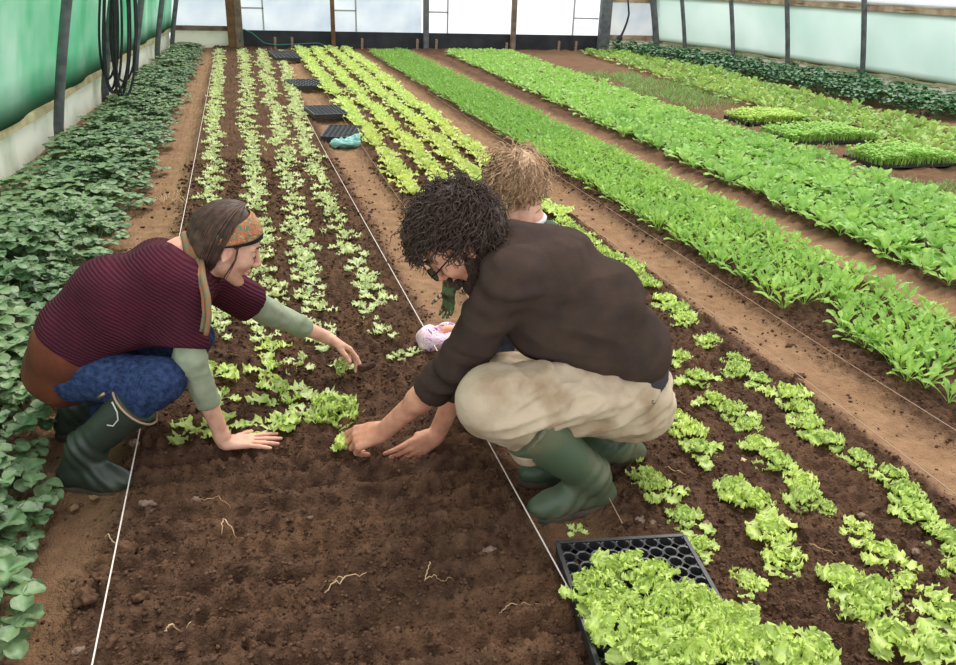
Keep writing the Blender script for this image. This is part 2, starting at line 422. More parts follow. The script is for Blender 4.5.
# ---------------- setting ----------------
def XL(Y): return np.interp(Y, [2, 6.4, 8, 9.8, 13, 16.3, 17.8], [-1.72, -1.68, -1.61, -1.56, -1.44, -1.28, -1.22])
def XR(Y): return np.interp(Y, [7, 12, 14, 15.4, 17.8], [9.95, 9.88, 9.72, 9.62, 9.12])
YE = 17.8
def bedmask(x, y):
    w = 0.03*(vn(x*3, y*3, 3)-0.5) + 0.05*(vn(x*0+1, y*1.3, 5)-0.5)
    def band(a, b, s=0.07):
        return sstep(a-s, a+s, x+w) * (1 - sstep(b-s, b+s, x+w))
    A = band(-0.45 - 0.06*sstep(2.4, 1.6, y), 0.74)
    B = band(0.98, 2.08)
    R = band(2.33, 3.22)
    D = band(3.5, 5.02)
    E_ = band(5.1, 8.0)
    return A, B, R, D, E_
def H(x, y, detail=True):
    x = np.asarray(x, float); y = np.asarray(y, float)
    A, B, R, D, E_ = bedmask(x, y)
    bed = np.clip(A + B + R + D + E_, 0, 1)
    z = -0.035 + 0.035*bed
    z = z + 0.012*(vn(x*4, y*4, 1)-0.5) + 0.02*(vn(x*1.2, y*1.2, 2)-0.5)*bed
    ridge = 0.5 + 0.5*np.sin(y*2*PI/0.105 + 1.4*(vn(x*1.5, y*2, 8)-0.5) + 0.6*np.sin(x*3))
    z = z + 0.028*(ridge-0.5) * A * (1 - sstep(2.35, 2.75, y))
    # a little trench waiting for plants beside the hands
    if detail:
        cl = np.abs(vn(x*22, y*22, 4)-0.5)*2; c2 = vn(x*55, y*55, 6); c3 = vn(x*110, y*110, 7)
        amp = 0.35 + 0.65*bed
        z = z + amp*(0.022*(0.5-cl) + 0.020*(c2-0.5) + 0.013*(c3-0.5))
        big = vn(x*9, y*9, 9)
        z = z + amp*0.035*np.clip(big-0.62, 0, 1)*2*sstep(0.3, 0.6, c2)
    return z
def Hs(x, y): return float(H(np.array([x]), np.array([y]), False)[0])

xs = np.unique(np.concatenate([np.arange(-1.75, -0.85, 0.04), np.arange(-0.85, 2.6, 0.0065), np.arange(2.6, 5.4, 0.03), np.arange(5.4, 10.4, 0.08)]))
ys = [0.95]
while ys[-1] < 18.0: ys.append(ys[-1] + max(0.0060, 0.0042*ys[-1]**1.0 if ys[-1] < 6 else 0.006*ys[-1]))
ys = np.array(ys)
GX, GY = np.meshgrid(xs, ys, indexing='ij')
GZ = H(GX, GY)
A_, B_, R_, D_, E2_ = bedmask(GX, GY)
bed = np.clip(A_ + B_ + R_ + D_ + E2_*0.75, 0, 1)
n1 = vn(GX*7, GY*7, 20); n2 = vn(GX*30, GY*30, 21)
mixn = np.clip(n1*0.5 + n2*0.5, 0, 1)
dry = np.clip((1-bed)*(0.35 + 0.9*mixn), 0, 1)
far = sstep(2.3, 4.5, GY)
central = sstep(0.6, 0.8, GX)*(1-sstep(1.0, 1.1, GX))
dry = dry * np.where((GX > 0.6) & (GX < 1.1), 0.15 + 0.85*sstep(2.4, 3.0, GY), 1.0)   # freshly dug strip by the near tray is damp
dry = dry * np.where(GX < -0.3, 0.45 + 0.5*far, 1.0)
damp = np.clip((1-bed)*0.5 + 0.35*sstep(0.5, 0.75, n1) + 0.25*sstep(3, 7, GY)*bed, 0, 1)*0.75
nx, ny = GX.shape
idx = np.arange(nx*ny).reshape(nx, ny)
Fq = np.stack([idx[:-1,:-1].ravel(), idx[1:,:-1].ravel(), idx[1:,1:].ravel(), idx[:-1,1:].ravel()], 1)
ground = obj('floor', make_mesh('floor', np.stack([GX.ravel(), GY.ravel(), GZ.ravel()], 1), Fq, [M['soil']], True, None, {'dry': dry.ravel(), 'damp': damp.ravel()}))
tag(ground, kind='structure')

def strip(name, path_fn, Ys, z0, z1, th, m, nz=1, billow=0.0, attr=None, kind='structure', out=1, lean=0.0):
    """a wall sheet that follows path_fn(Y) -> X, with thickness th"""
    V = []; at_ = []
    ny_ = len(Ys)
    for side in (0, 1):
        for i, Y in enumerate(Ys):
            for j in range(nz+1):
                t = j/nz; z = z0 + (z1-z0)*t
                b = billow*math.sin(PI*t)*(0.6+0.4*math.sin(Y*2.6)) + billow*0.3*math.sin(Y*5.2+t*4)
                V.append((path_fn(Y) + out*(b + side*th - lean*max(0, z)**1.2/2.7), Y, z)); at_.append(max(0, 1-min(t, 1-t)*1.0*nz/1.6) if attr else 0)
    F_ = []; o2 = ny_*(nz+1)
    for i in range(ny_-1):
        for j in range(nz):
            a = i*(nz+1)+j; b = a+1; c = a+nz+2; d = a+nz+1
            F_.append((a, b, c, d)); F_.append((o2+d, o2+c, o2+b, o2+a))
    for i in range(ny_-1):
        for j in (0, nz):
            a = i*(nz+1)+j; d = a+nz+1
            F_.append((a, d, o2+d, o2+a) if j == 0 else (o2+a, o2+d, d, a))
    for i in (0, ny_-1):
        for j in range(nz):
            a = i*(nz+1)+j
            F_.append((a+1, a, o2+a, o2+a+1) if i == 0 else (a, a+1, o2+a+1, o2+a))
    o = wobj(name, V, F_, [m], None, nz > 1, None, {'mould': at_} if attr else None)
    tag(o, kind=kind)
    return o
YsL = np.arange(2.0, 17.81, 0.2)
strip('wall_left', lambda y: XL(y)-0.03, YsL, -0.05, 0.27, 0.03, M['base_white'], out=-1)
strip('trim_1', lambda y: XL(y)+0.01 + 0.012*math.sin(y*2.6), YsL, 0.27, 0.335, 0.09, M['timber'], out=-1)
strip('wall_left_netting', lambda y: XL(y)-0.045, YsL, 0.33, 2.3, 0.004, M['net_green'], 12, 0.05, attr=True, out=-1, lean=0.5)
bpy.data.objects['wall_left_netting'].name = 'wall_left'
YsR = np.arange(7.0, 17.81, 0.2)
strip('wall_right', lambda y: XR(y)+0.03, YsR, -0.05, 0.2, 0.03, M['base_white'])
strip('trim_2', lambda y: XR(y)+0.0, YsR, 0.17, 0.215, 0.05, M['timber'])
strip('wall_right', lambda y: XR(y)+0.03, YsR, 0.2, 1.18, 0.004, M['film_green'], 16, 0.03, attr=True, lean=0.5)
strip('trim_3', lambda y: XR(y)-0.20, YsR, 1.14, 1.26, 0.05, M['timber_warm'])
strip('wall_right', lambda y: XR(y)+0.03, YsR, 1.22, 2.3, 0.004, M['film_clear'], 4, 0.02, lean=0.5)

# hoop posts
def post_thing(name, x, y, r, m, label, cat, group=None, lean=0.0, h=2.3, box=None):
    mb = MB()
    if box: mb.beam((x, y, -0.08), (x+lean, y, h), box[0], box[1], up=(0, 1, 0))
    else:
        pts = [(x + lean*(max(0, -0.08+(h+0.08)*t)**1.2/2.7), y, -0.08 + (h+0.08)*t) for t in np.linspace(0, 1, 12)]
        mb.tube(pts, r, 12)
    o = mb.build(name, m, None, smooth=not box, bevel=0.006 if box else 0)
    return tag(o, label, cat, group)
ordw = ['first', 'second', 'third', 'fourth', 'fifth', 'sixth', 'seventh', 'eighth', 'ninth', 'tenth', 'eleventh', 'twelfth']
YL = [5.55, 7.95, 10.35, 12.75, 15.1, 17.35]
for i, y in enumerate(YL):
    post_thing('hoop_post', XL(y)+0.04, y, 0.042, M['post_grey'],
        ['dark grey hoop post at the very left edge, nearest of the green wall', 'dark grey hoop post on the green wall, just before the coiled pipe', 'dark grey hoop post on the green wall where the black pipe coil hangs',
         'grey hoop post on the green wall, first beyond the pipe coil', 'grey hoop post on the green wall, second beyond the pipe coil', 'grey hoop post on the green wall, closest to the far corner'][i],
        'post', 'hoop posts of the green left wall', lean=0.55)
YR = [17.6, 15.75, 13.8, 11.8, 9.9]
YR = [17.7, 16.75, 15.3, 13.65, 11.8, 9.75]
for i, y in enumerate(YR):
    post_thing('hoop_post', XR(y)-0.05, y, 0.042 if i else 0.07, M['post_grey'],
        ['thick dark corner post where the end wall meets the pale green side', 'thin grey post on the pale green side, first from the far corner', 'thin grey post on the pale green side, second from the far corner',
         'thin grey post on the pale green side, third from the far corner', 'thin grey post on the pale green side, nearest the photo\'s right edge', 'thin grey post on the pale green side, just past the right edge'][i],
        'post', 'hoop posts of the pale green right wall', lean=-0.55)

# end wall
def wallbox(name, x0, x1, z0, z1, y0, y1, m, bevel=0.0):
    o = MB().box((x0, y0, z0), (x1, y1, z1)).build(name, m, None, bevel=bevel)
    return tag(o, kind='structure')
wallbox('wall_back', XL(YE), -0.02, -0.05, 0.31, YE+0.03, YE+0.06, M['base_white'])
wallbox('trim_4', XL(YE)+0.02, -0.12, 0.29, 0.38, YE-0.04, YE+0.03, M['post_wood'])
wallbox('wall_back', -0.02, 7.72, -0.05, 0.31, YE, YE+0.04, M['black_board'])
wallbox('wall_back', 7.9, 9.15, -0.05, 0.25, YE+0.03, YE+0.06, M['base_white'])
wallbox('trim_5', 7.88, 9.1, 0.22, 0.33, YE-0.04, YE+0.03, M['timber_warm'])
wallbox('trim_6', 7.88, 9.1, 1.0, 1.12, YE-0.04, YE+0.03, M['timber_warm'])
zt = 2.3
for n_, (x0, x1, z0, mt) in enumerate([(XL(YE), -0.12, 0.36, 'film_blue'), (0.12, 1.86, 0.3, 'film_blue'), (1.9, 3.72, 0.3, 'film_blue'), (3.86, 5.64, 0.3, 'film_clear'), (5.74, 7.66, 0.3, 'film_clear'), (7.9, 9.15, 0.3, 'film_warm')]):
    # gently slack polythene panes
    nx_ = 14; nz_ = 10; V = []; Ff = []
    for s in (0, 1):
        for i in range(nx_+1):
            for j in range(nz_+1):
                a, b = i/nx_, j/nz_
                V.append((x0+(x1-x0)*a, YE+0.05+s*0.004+0.03*math.sin(PI*a)*math.sin(PI*b)+0.008*math.sin(9*a+5*b), z0+(zt-z0)*b))
    q = (nx_+1)*(nz_+1)
    for i in range(nx_):
        for j in range(nz_):
            a = i*(nz_+1)+j; Ff += [(a, a+nz_+1, a+nz_+2, a+1), (q+a+1, q+a+nz_+2, q+a+nz_+1, q+a)]
    tag(wobj('window_%d' % (n_+1), V, Ff, [M[mt]]), kind='structure')
wp = [('brown', -0.09, 0.15, 0.12, 'post_brown', 'brown timber post on the end wall, left half of the pair by the door panel'),
      ('grey', 0.055, 0.14, 0.14, 'post_wood', 'weathered grey timber post, right half of the pair on the end wall'),
      ('', 1.88, 0.08, 0.08, 'post_brown', 'thin brown post splitting the two bluish panes of the end wall'),
      ('', 3.79, 0.11, 0.1, 'post_grey', 'dark grey post on the end wall, left of the brightest pane'),
      ('', 5.69, 0.1, 0.1, 'post_wood', 'slim weathered post between the two brightest panes of the end wall'),
      ('', 7.78, 0.24, 0.14, 'post_grey', 'broad grey post at the right end of the black base board')]
for _, x, w, d, mt, lab in wp:
    post_thing('end_post', x, YE-0.09, 0, M[mt], lab, 'post', None, 0.0, 2.3, (w, d))
for i, (x0, x1, z, xv, lab) in enumerate([(0.12, 0.55, 0.72, 0.53, 'left bluish'), (1.92, 2.36, 0.71, 2.36, 'second bluish'), (3.84, 4.28, 0.72, 4.27, 'brightest'), (7.1, 7.66, 0.66, 7.08, 'right bright')]):
    mb = MB(); mb.box((x0, YE-0.01, z-0.015), (x1, YE+0.02, z+0.015)); mb.box((xv-0.015, YE-0.01, 0.31), (xv+0.015, YE+0.02, 2.3))
    tag(mb.build('glazing_bar', M['mullion']), 'thin pale glazing bars in the %s pane of the end wall' % lab, 'frame', 'glazing bars of the end wall')
# stakes along the end wall
for i, (px, yb, lab) in enumerate([(275, 46, 'left of the two behind the farthest seedling tray'), (292, 46, 'right of the two behind the farthest seedling tray'), (362, 51, 'alone left of the grey post'), (417, 52, 'just left of the grey post'), (436, 53, 'just right of the grey post'), (506, 53, 'standing short in the middle of the black board'), (558, 54, 'left of the pair near the broad post'), (575, 55, 'right of the pair near the broad post'), (635, 50, 'by the right hand white base')]):
    p = at(px, yb, YE-0.25); x = p[0]
    mb = MB(); mb.beam((x, YE-0.25, -0.06), (x+0.01, YE-0.25, 0.2 if i != 5 else 0.16), 0.045, 0.03, up=(0, 1, 0))
    mb.add([(x-0.02, YE-0.265, 0.199), (x+0.03, YE-0.265, 0.199), (x+0.03, YE-0.235, 0.199), (x-0.02, YE-0.235, 0.199), (x+0.005, YE-0.25, 0.215)], [(0,1,4),(1,2,4),(2,3,4),(3,0,4)]) if i != 5 else None
    tag(mb.build('wooden_stake', M['stake']), 'short wooden stake at the end wall, ' + lab, 'stake', 'stakes along the end wall')
# green twine slumped over the black board
pts = [at(240, 42, 17.6), at(243, 29, 17.66), at(252, 33, 17.66), at(264, 43, 17.6), at(275, 45, 17.5), at(300, 44, 17.6), at(318, 43, 17.62), at(328, 47, 17.6)]
t = np.linspace(0, 1, len(pts)); tt = np.linspace(0, 1, 40); pts = np.stack([np.interp(tt, t, [p[i] for p in pts]) for i in range(3)], 1)
M['twine'] = mat('twine', srgb(60, 120, 110), 0.8)
tag(MB().tube(pts, 0.012, 6).build('garden_twine', M['twine'], smooth=True), 'loose green twine draped on the black base board', 'twine')
# drip pipe hanging on the right of the end wall
px_ = [(627, -30), (628, 0), (629, 14), (627, 22), (624, 30), (621, 36), (617, 42)]
pts = [at(a, b, 17.55) for a, b in px_]
t = np.linspace(0, 1, len(pts)); tt = np.linspace(0, 1, 30); pts = np.stack([np.interp(tt, t, [p[i] for p in pts]) for i in range(3)], 1)
r = np.linspace(0.018, 0.03, 30); r[-5:] = 0.065
tag(MB().tube(pts, r, 8).build('hanging_pipe', M['black_pipe'], smooth=True), 'black pipe end dangling in front of the right end pane', 'pipe')
# coil of black pipe on the left wall
Yc = 9.7
mb = MB(); rr = np.random.RandomState(4)
for k in range(8):
    cxp = 117 + rr.uniform(-9, 9); half = rr.uniform(8, 17); bot = rr.uniform(78, 97); top = -70 + rr.uniform(-8, 8)
    th = np.linspace(0, 2*PI, 44, endpoint=False)
    px = cxp + half*np.sin(th)*(0.75 + 0.25*np.cos(th + PI)) ; py = (bot+top)/2 - (bot-top)/2*np.cos(th)
    dy = (k-4)*0.018
    mb.tube([at(a, b, Yc + dy + 0.03*math.sin(c)) for a, b, c in zip(px, py, th)], 0.0125, 8, True)
coil = mb.build('pipe_coil', M['black_pipe'], smooth=True)
tag(coil, 'loose coil of thin black water pipe hanging beside the green wall', 'pipe coil')
pt = at(117, -68, Yc)
hk = MB(); hk.tube([(XL(Yc)+0.05, Yc, pt[2]+0.02), (pt[0], Yc, pt[2]+0.03), (pt[0]+0.1, Yc, pt[2]+0.02), (pt[0]+0.12, Yc, pt[2]+0.09)], 0.014, 8)
tag(hk.build('pipe_hook', M['post_grey'], smooth=True), 'steel hook above the frame that carries the pipe coil', 'hook')

# strings
def line(name, pts, r, m, label, group='strings marking the bed edges'):
    P = np.array(pts, float); t = np.linspace(0, 1, len(P)); tt = np.linspace(0, 1, 60)
    Q_ = np.stack([np.interp(tt, t, P[:, i]) for i in range(3)], 1)
    tag(MB().tube(Q_, r, 6).build(name, m, smooth=True), label, 'string', group)
def strz(p, z):  # ground pixel -> point at height z
    q = atz(p[0], p[1], z); return q
line('string_line', [(-0.415, 0.95, 0.045), (-0.41, 2.7, 0.045), (-0.40, 5.8, 0.04), (-0.39, 17.3, 0.03)], 0.0022, M['string'], 'taut white string down the left edge of the bed, by the woman')
line('string_line', [(0.705, 0.95, 0.04), (0.70, 2.4, 0.04), (0.69, 3.4, 0.035), (0.65, 7.3, 0.03), (0.62, 17.3, 0.03)], 0.0022, M['string'], 'taut white string down the right edge of the bed, by the man')
line('string_line', [(0.965, 1.76, 0.02), (0.98, 1.9, 0.02), (1.0, 6.6, 0.02), (1.07, 15, 0.02)], 0.0016, M['string_dim'], 'thin brown string behind the man, running past the far trays')
line('string_line', [(2.03, 1.2, 0.03), (2.04, 1.7, 0.03), (2.07, 2.6, 0.03), (2.05, 4.5, 0.03), (2.05, 15, 0.03)], 0.002, M['string_dim'], 'pale string along the outer edge of the right lettuce bed')
line('string_line', [(2.38, 1.5, 0.02), (2.36, 2.7, 0.02), (2.38, 11, 0.02)], 0.0016, M['string_dim'], 'faint string beside the serrated salad bed')

# camera and light
cam = bpy.data.cameras.new('camera'); co = bpy.data.objects.new('camera', cam); C.objects.link(co)
cam.sensor_width = 36; cam.lens = F_PX/956*36; cam.clip_start = 0.05; cam.clip_end = 200
m4 = Matrix(((RC[0,0], -RC[0,1], -RC[0,2], 0), (RC[1,0], -RC[1,1], -RC[1,2], 0), (RC[2,0], -RC[2,1], -RC[2,2], CAM_H), (0,0,0,1)))
co.matrix_world = m4; sc.camera = co
w = bpy.data.worlds.new('World'); sc.world = w; w.use_nodes = True
bg = w.node_tree.nodes['Background']; bg.inputs[0].default_value = (0.93, 0.96, 1.0, 1); bg.inputs[1].default_value = 1.25
sl = bpy.data.lights.new('sun', 'SUN'); sl.energy = 2.4; sl.angle = math.radians(24); sl.color = (1.0, 0.96, 0.9)
so = bpy.data.objects.new('sun', sl); C.objects.link(so); so.rotation_euler = (math.radians(-28), math.radians(18), 0)
sc.view_settings.view_transform = 'Standard'; sc.view_settings.look = 'None'; sc.view_settings.gamma = 1; sc.view_settings.use_curve_mapping = False
sc.view_settings.exposure = 0.22
# ---------------- plants ----------------
def leaf(rng, L, W, az, elev, curl, kind, nu=9, nv=5, ruff=0.0, cup=0.1, notch=0.0, stem=0.2, freq=None, lobes=0, twist=0.0, base=(0, 0, 0), base_r=0.0):
    """grid leaf; returns verts, quads, rib attr"""
    u = np.linspace(0, 1, nu)[:, None]; v = np.linspace(-1, 1, nv)[None, :]
    if kind == 'frill':
        wpro = 0.16 + 0.84*sstep(stem, 0.72, u); wpro = wpro * np.sqrt(np.clip(1 - np.clip((u-0.74)/0.27, 0, 1)**2.2, 0.02, 1))
    elif kind == 'round':
        s = np.clip((u-stem)/(1-stem), 0, 1); wpro = np.where(u < stem, 0.07, 0.07 + np.sqrt(np.clip(1-(2*s-1)**2, 0, 1))*1.0)
    elif kind == 'ragged':
        wpro = 0.12 + 0.88*sstep(stem, 0.65, u); wpro = wpro*np.sqrt(np.clip(1-np.clip((u-0.7)/0.31, 0, 1)**2, 0.01, 1))
        wpro = wpro*(1 - notch*(0.5+0.5*np.cos(u*lobes*2*PI + rng.uniform(0, 6))))
    else:
        wpro = np.sin(PI*np.clip(u, 0.02, 0.99))**0.8
    # centre line
    a0 = elev; ang = a0 - curl*u**1.3
    du = 1/(nu-1)
    r = np.concatenate([[0], np.cumsum(np.cos(ang[:-1, 0])*du)])*L; z = np.concatenate([[0], np.cumsum(np.sin(ang[:-1, 0])*du)])*L
    tx, tz = np.cos(ang), np.sin(ang)
    side = v*W*wpro
    n_off = cup*W*(v**2)*wpro
    if ruff:
        ph = rng.uniform(0, 6.28, 6); fr = freq or 4.0
        e = np.abs(v)**1.4*sstep(0.25, 0.6, u) + 0.9*sstep(0.72, 1.0, u)*(1-0.3*np.abs(v))
        n_off = n_off + ruff*e*(np.sin(2*PI*fr*u + ph[0]*np.sign(v) + ph[1]) + 0.6*np.sin(2*PI*(fr*1.7)*u + 3.1*v + ph[2]) + 0.9*sstep(0.6, 1, u)*np.sin(8.5*v + ph[3]))
        side = side + ruff*0.6*e*np.sign(v)*np.sin(2*PI*fr*1.9*u + ph[4])
        u_sh = ruff*0.6*sstep(0.7, 1, u)*np.sin(9*v + ph[5])
    else: u_sh = 0*v*u
    X = r[:, None] + u_sh*tx - n_off*tz*1.0; Zc = z[:, None] + u_sh*tz + n_off*tx
    Y = side + twist*0.01*np.sin(3*u)
    ca, sa = math.cos(az), math.sin(az)
    X = X + base_r
    V = np.stack([X*ca - Y*sa + base[0], X*sa + Y*ca + base[1], Zc + base[2] + 0*Y], -1).reshape(-1, 3)
    i = np.arange(nu*nv).reshape(nu, nv)
    Q_ = np.stack([i[:-1,:-1].ravel(), i[1:,:-1].ravel(), i[1:,1:].ravel(), i[:-1,1:].ravel()], 1)
    rib = np.clip(1 - np.abs(v)*3.2 - u*0.5, 0, 1)*np.ones_like(u) + (u < stem*0.9)*0.6
    return V, Q_, np.clip(rib, 0, 1).ravel()

class PM:
    def __init__(s): s.v = []; s.q = []; s.a = []; s.n = 0
    def add(s, t):
        V, Q_, a = t; s.v.append(V); s.q.append(Q_ + s.n); s.a.append(a); s.n += len(V)
    def arrays(s, zmin=-0.004):
        V = np.vstack(s.v); V[:, 2] = np.maximum(V[:, 2], zmin); return V, np.vstack(s.q), np.concatenate(s.a)

def rosette(seed, n, L, W, elev=(0.3, 1.3), **kw):
    rng = np.random.RandomState(seed); pm = PM()
    for i in range(n):
        t = i/max(1, n-1); s = rng.uniform(0.85, 1.12)
        e = elev[0] + (elev[1]-elev[0])*t
        k = dict(kw); cu = k.pop('curl', 1.0)*rng.uniform(0.6, 1.2)*(1-0.35*t); sh = k.pop('shrink', 0.35)
        pm.add(leaf(rng, L*s*(1-sh*t), W*s*(1-sh*0.8*t), i*2.39996+rng.uniform(-0.3, 0.3), e+rng.uniform(-0.12, 0.12), cu, base_r=0.004*(1-t), **k))
    return pm
def lettuce_plant(seed, size=1.0, flop=0):
    """frilly loose-leaf lettuce, about 12 cm across, sometimes with long flopped outer leaves"""
    rng = np.random.RandomState(seed)
    pm = rosette(seed, 11, 0.085*size, 0.034*size, (0.25, 1.35), kind='frill', nu=22, nv=9, ruff=0.0075*size, cup=0.25, stem=0.2, freq=5.2, curl=0.9)
    for k in range(flop):
        az = rng.uniform(0, 6.28) if k else seed*1.7
        pm.add(leaf(rng, 0.125*size*rng.uniform(0.8, 1.1), 0.028*size, az, 0.35, 0.75, 'frill', 18, 9, ruff=0.006*size, cup=0.2, stem=0.45, freq=4.5))
    return pm
def seedling(seed, size=1.0):
    """slack young transplant: a few sprawling leaves and a small ruffled heart"""
    rng = np.random.RandomState(seed); pm = PM(); n = rng.randint(5, 8); a0 = rng.uniform(0, 6.28)
    for i in range(n):
        big = i < 3
        pm.add(leaf(rng, (0.078 if big else 0.05)*size*rng.uniform(0.8, 1.15), (0.024 if big else 0.02)*size*rng.uniform(0.85, 1.2), a0 + i*2.4 + rng.uniform(-0.4, 0.4), rng.uniform(0.25, 0.55) if big else rng.uniform(0.7, 1.2), rng.uniform(0.7, 1.1), 'frill', 18, 7, ruff=0.006*size, cup=0.25, stem=0.3, freq=4.6))
    return pm
variants = {}
def reg(key, builder, mats_, n, **kw):
    out = []
    for i in range(n):
        V, Q_, a = builder(i).arrays(**kw)
        out.append((V, Q_, a))
    variants[key] = out
reg('seedling', lambda i: seedling(100+i), None, 12)
reg('lettuce', lambda i: lettuce_plant(200+i, 1.0, [1, 2, 1, 3, 0, 2][i % 6]), None, 12)
reg('tuft', lambda i: rosette(300+i, 9, 0.10, 0.03, (0.5, 1.4), kind='frill', nu=10, nv=5, ruff=0.006, cup=0.25, stem=0.25, freq=2.6, curl=0.7), None, 8)
reg('heap', lambda i: rosette(330+i, 10, 0.115, 0.040, (0.35, 1.3), kind='frill', nu=24, nv=9, ruff=0.0095, cup=0.3, stem=0.3, freq=5.5, curl=0.9), None, 10)
reg('big', lambda i: rosette(340+i, 24, 0.105, 0.040, (0.1, 1.45), kind='frill', nu=26, nv=11, ruff=0.011, cup=0.3, stem=0.15, freq=6, curl=0.9), None, 1)
reg('rocket', lambda i: rosette(400+i, 10, 0.135, 0.017, (0.7, 1.45), kind='ragged', nu=12, nv=5, cup=0.3, stem=0.3, notch=0.35, lobes=4, curl=0.8, ruff=0.003, freq=2, shrink=0.25), None, 8)
reg('rocket_small', lambda i: rosette(430+i, 6, 0.09, 0.015, (0.4, 1.2), kind='ragged', nu=10, nv=3, cup=0.2, stem=0.3, notch=0.4, lobes=4, curl=0.8), None, 3)
reg('mustard', lambda i: rosette(450+i, 9, 0.17, 0.034, (0.6, 1.35), kind='round', nu=10, nv=5, cup=0.25, stem=0.38, curl=0.9, ruff=0.004, freq=2, shrink=0.3), None, 8)
reg('chard', lambda i: rosette(480+i, 8, 0.20, 0.042, (0.5, 1.4), kind='round', nu=9, nv=5, cup=0.2, stem=0.45, curl=1.0, ruff=0.005, freq=2, shrink=0.3), None, 6)
def berry(seed, R0=0.17, n=30, ls=0.038):
    rng = np.random.RandomState(seed); pm = PM()
    for i in range(n):
        az = rng.uniform(0, 6.28); rr_ = R0*math.sqrt(rng.uniform(0.01, 1)); z = 0.06 + 0.16*(1-(rr_/R0)**2)*rng.uniform(0.5, 1.1) + rng.uniform(0, 0.04)
        bx, by = rr_*math.cos(az), rr_*math.sin(az)
        # petiole as a thin leaf strip
        e = math.atan2(z, rr_+0.02); Ls = math.hypot(z, rr_)
        pm.add(leaf(rng, Ls, 0.0025, az, e, 0.0, 'strap', 4, 3, stem=0.0))
        la = az + rng.uniform(-0.7, 0.7); S = ls*rng.uniform(0.75, 1.25); tilt = rng.uniform(-0.25, 0.4)
        for k, da in enumerate((0, 1.75, -1.75)):
            pm.add(leaf(rng, S*1.35, S*0.62, la+da, tilt-0.1*abs(da)*0, 0.55, 'round', 7, 5, cup=0.32, stem=0.06, ruff=0.002, freq=2, base=(bx, by, z)))
    return pm
reg('berry', lambda i: berry(500+i), None, 8, zmin=-0.02)
reg('darkberry', lambda i: berry(520+i, 0.16, 18, 0.045), None, 4, zmin=-0.02)
def cress(seed, w, d, h, n):
    rng = np.random.RandomState(seed); pm = PM()
    for i in range(n):
        x, y = rng.uniform(-w, w), rng.uniform(-d, d); hh = h*rng.uniform(0.6, 1.15)*(1-0.35*(abs(x)/w)**3)
        az = rng.uniform(0, 6.28)
        pm.add(leaf(rng, hh, 0.004, az, 1.35, 0.4, 'strap', 3, 3, stem=0.0, base=(x, y, 0)))
        for k in range(3):
            pm.add(leaf(rng, 0.03, 0.011, az + k*2.1, 0.6, 0.8, 'round', 4, 3, cup=0.1, stem=0.1, base=(x, y, hh*rng.uniform(0.75, 0.98))))
    return pm

mesh_cache = {}
def plant_mesh(key, i, mname):
    k = (key, i, mname)
    if k not in mesh_cache:
        V, Q_, a = variants[key][i]
        mesh_cache[k] = make_mesh(key, V, Q_, [M[mname]], True, None, {'rib': a})
    return mesh_cache[k]
prng = np.random.RandomState(77)
def plant(name, key, mname, x, y, scale, label, cat, group, z=None, rot=None, vi=None, tilt=(0, 0)):
    vi = prng.randint(len(variants[key])) if vi is None else vi
    o = bpy.data.objects.new(name, plant_mesh(key, vi, mname)); C.objects.link(o)
    o.location = (x, y, (Hs(x, y) + 0.002) if z is None else z)
    o.rotation_euler = (tilt[0], tilt[1], prng.uniform(0, 6.28) if rot is None else rot); o.scale = (scale, scale, scale*prng.uniform(0.9, 1.1)*(0.7 if key == 'berry' and y > 5 else 1.0))
    return tag(o, label, cat, group)
def merged(name, items, label, cat, mats_):
    """items: (key, variant, x, y, z, rot, scale, material index) -> one object for the far, uncountable remainder"""
    Vs, Qs, As, Ms = [], [], [], []; n = 0
    for key, vi, x, y, z, r, s, mi in items:
        V, Q_, a = variants[key][vi]; c, s_ = math.cos(r), math.sin(r)
        W = np.stack([(V[:,0]*c - V[:,1]*s_)*s + x, (V[:,0]*s_ + V[:,1]*c)*s + y, V[:,2]*s + z], 1)
        Vs.append(W); Qs.append(Q_ + n); As.append(a); Ms.append(np.full(len(Q_), mi)); n += len(W)
    V = np.vstack(Vs); b = np.array([V[:,0].mean(), V[:,1].mean(), 0.0])
    o = obj(name, make_mesh(name, V-b, np.vstack(Qs), mats_, True, np.concatenate(Ms), {'rib': np.concatenate(As)}), None, tuple(b))
    return tag(o, label, cat, None, 'stuff')

# --- lettuces: collect every plant as (x, y, row, key, material, scale), then label row by row ---
LET = []
def lrow(row, pts, y0, y1, dy, key, mname, s0, s1, jit=0.02):
    y = y0
    while y < y1:
        x = np.interp(y, [p[1] for p in pts], [p[0] for p in pts]) + prng.normal(0, jit)
        if prng.rand() > 0.04: LET.append([x, y + prng.normal(0, 0.015), row, key, mname if not callable(mname) else mname(y), prng.uniform(s0, s1)*(1 + 0.02*max(0, y-4))])
        y += dy*prng.uniform(0.85, 1.15)*(1 + 0.04*max(0, y-5))
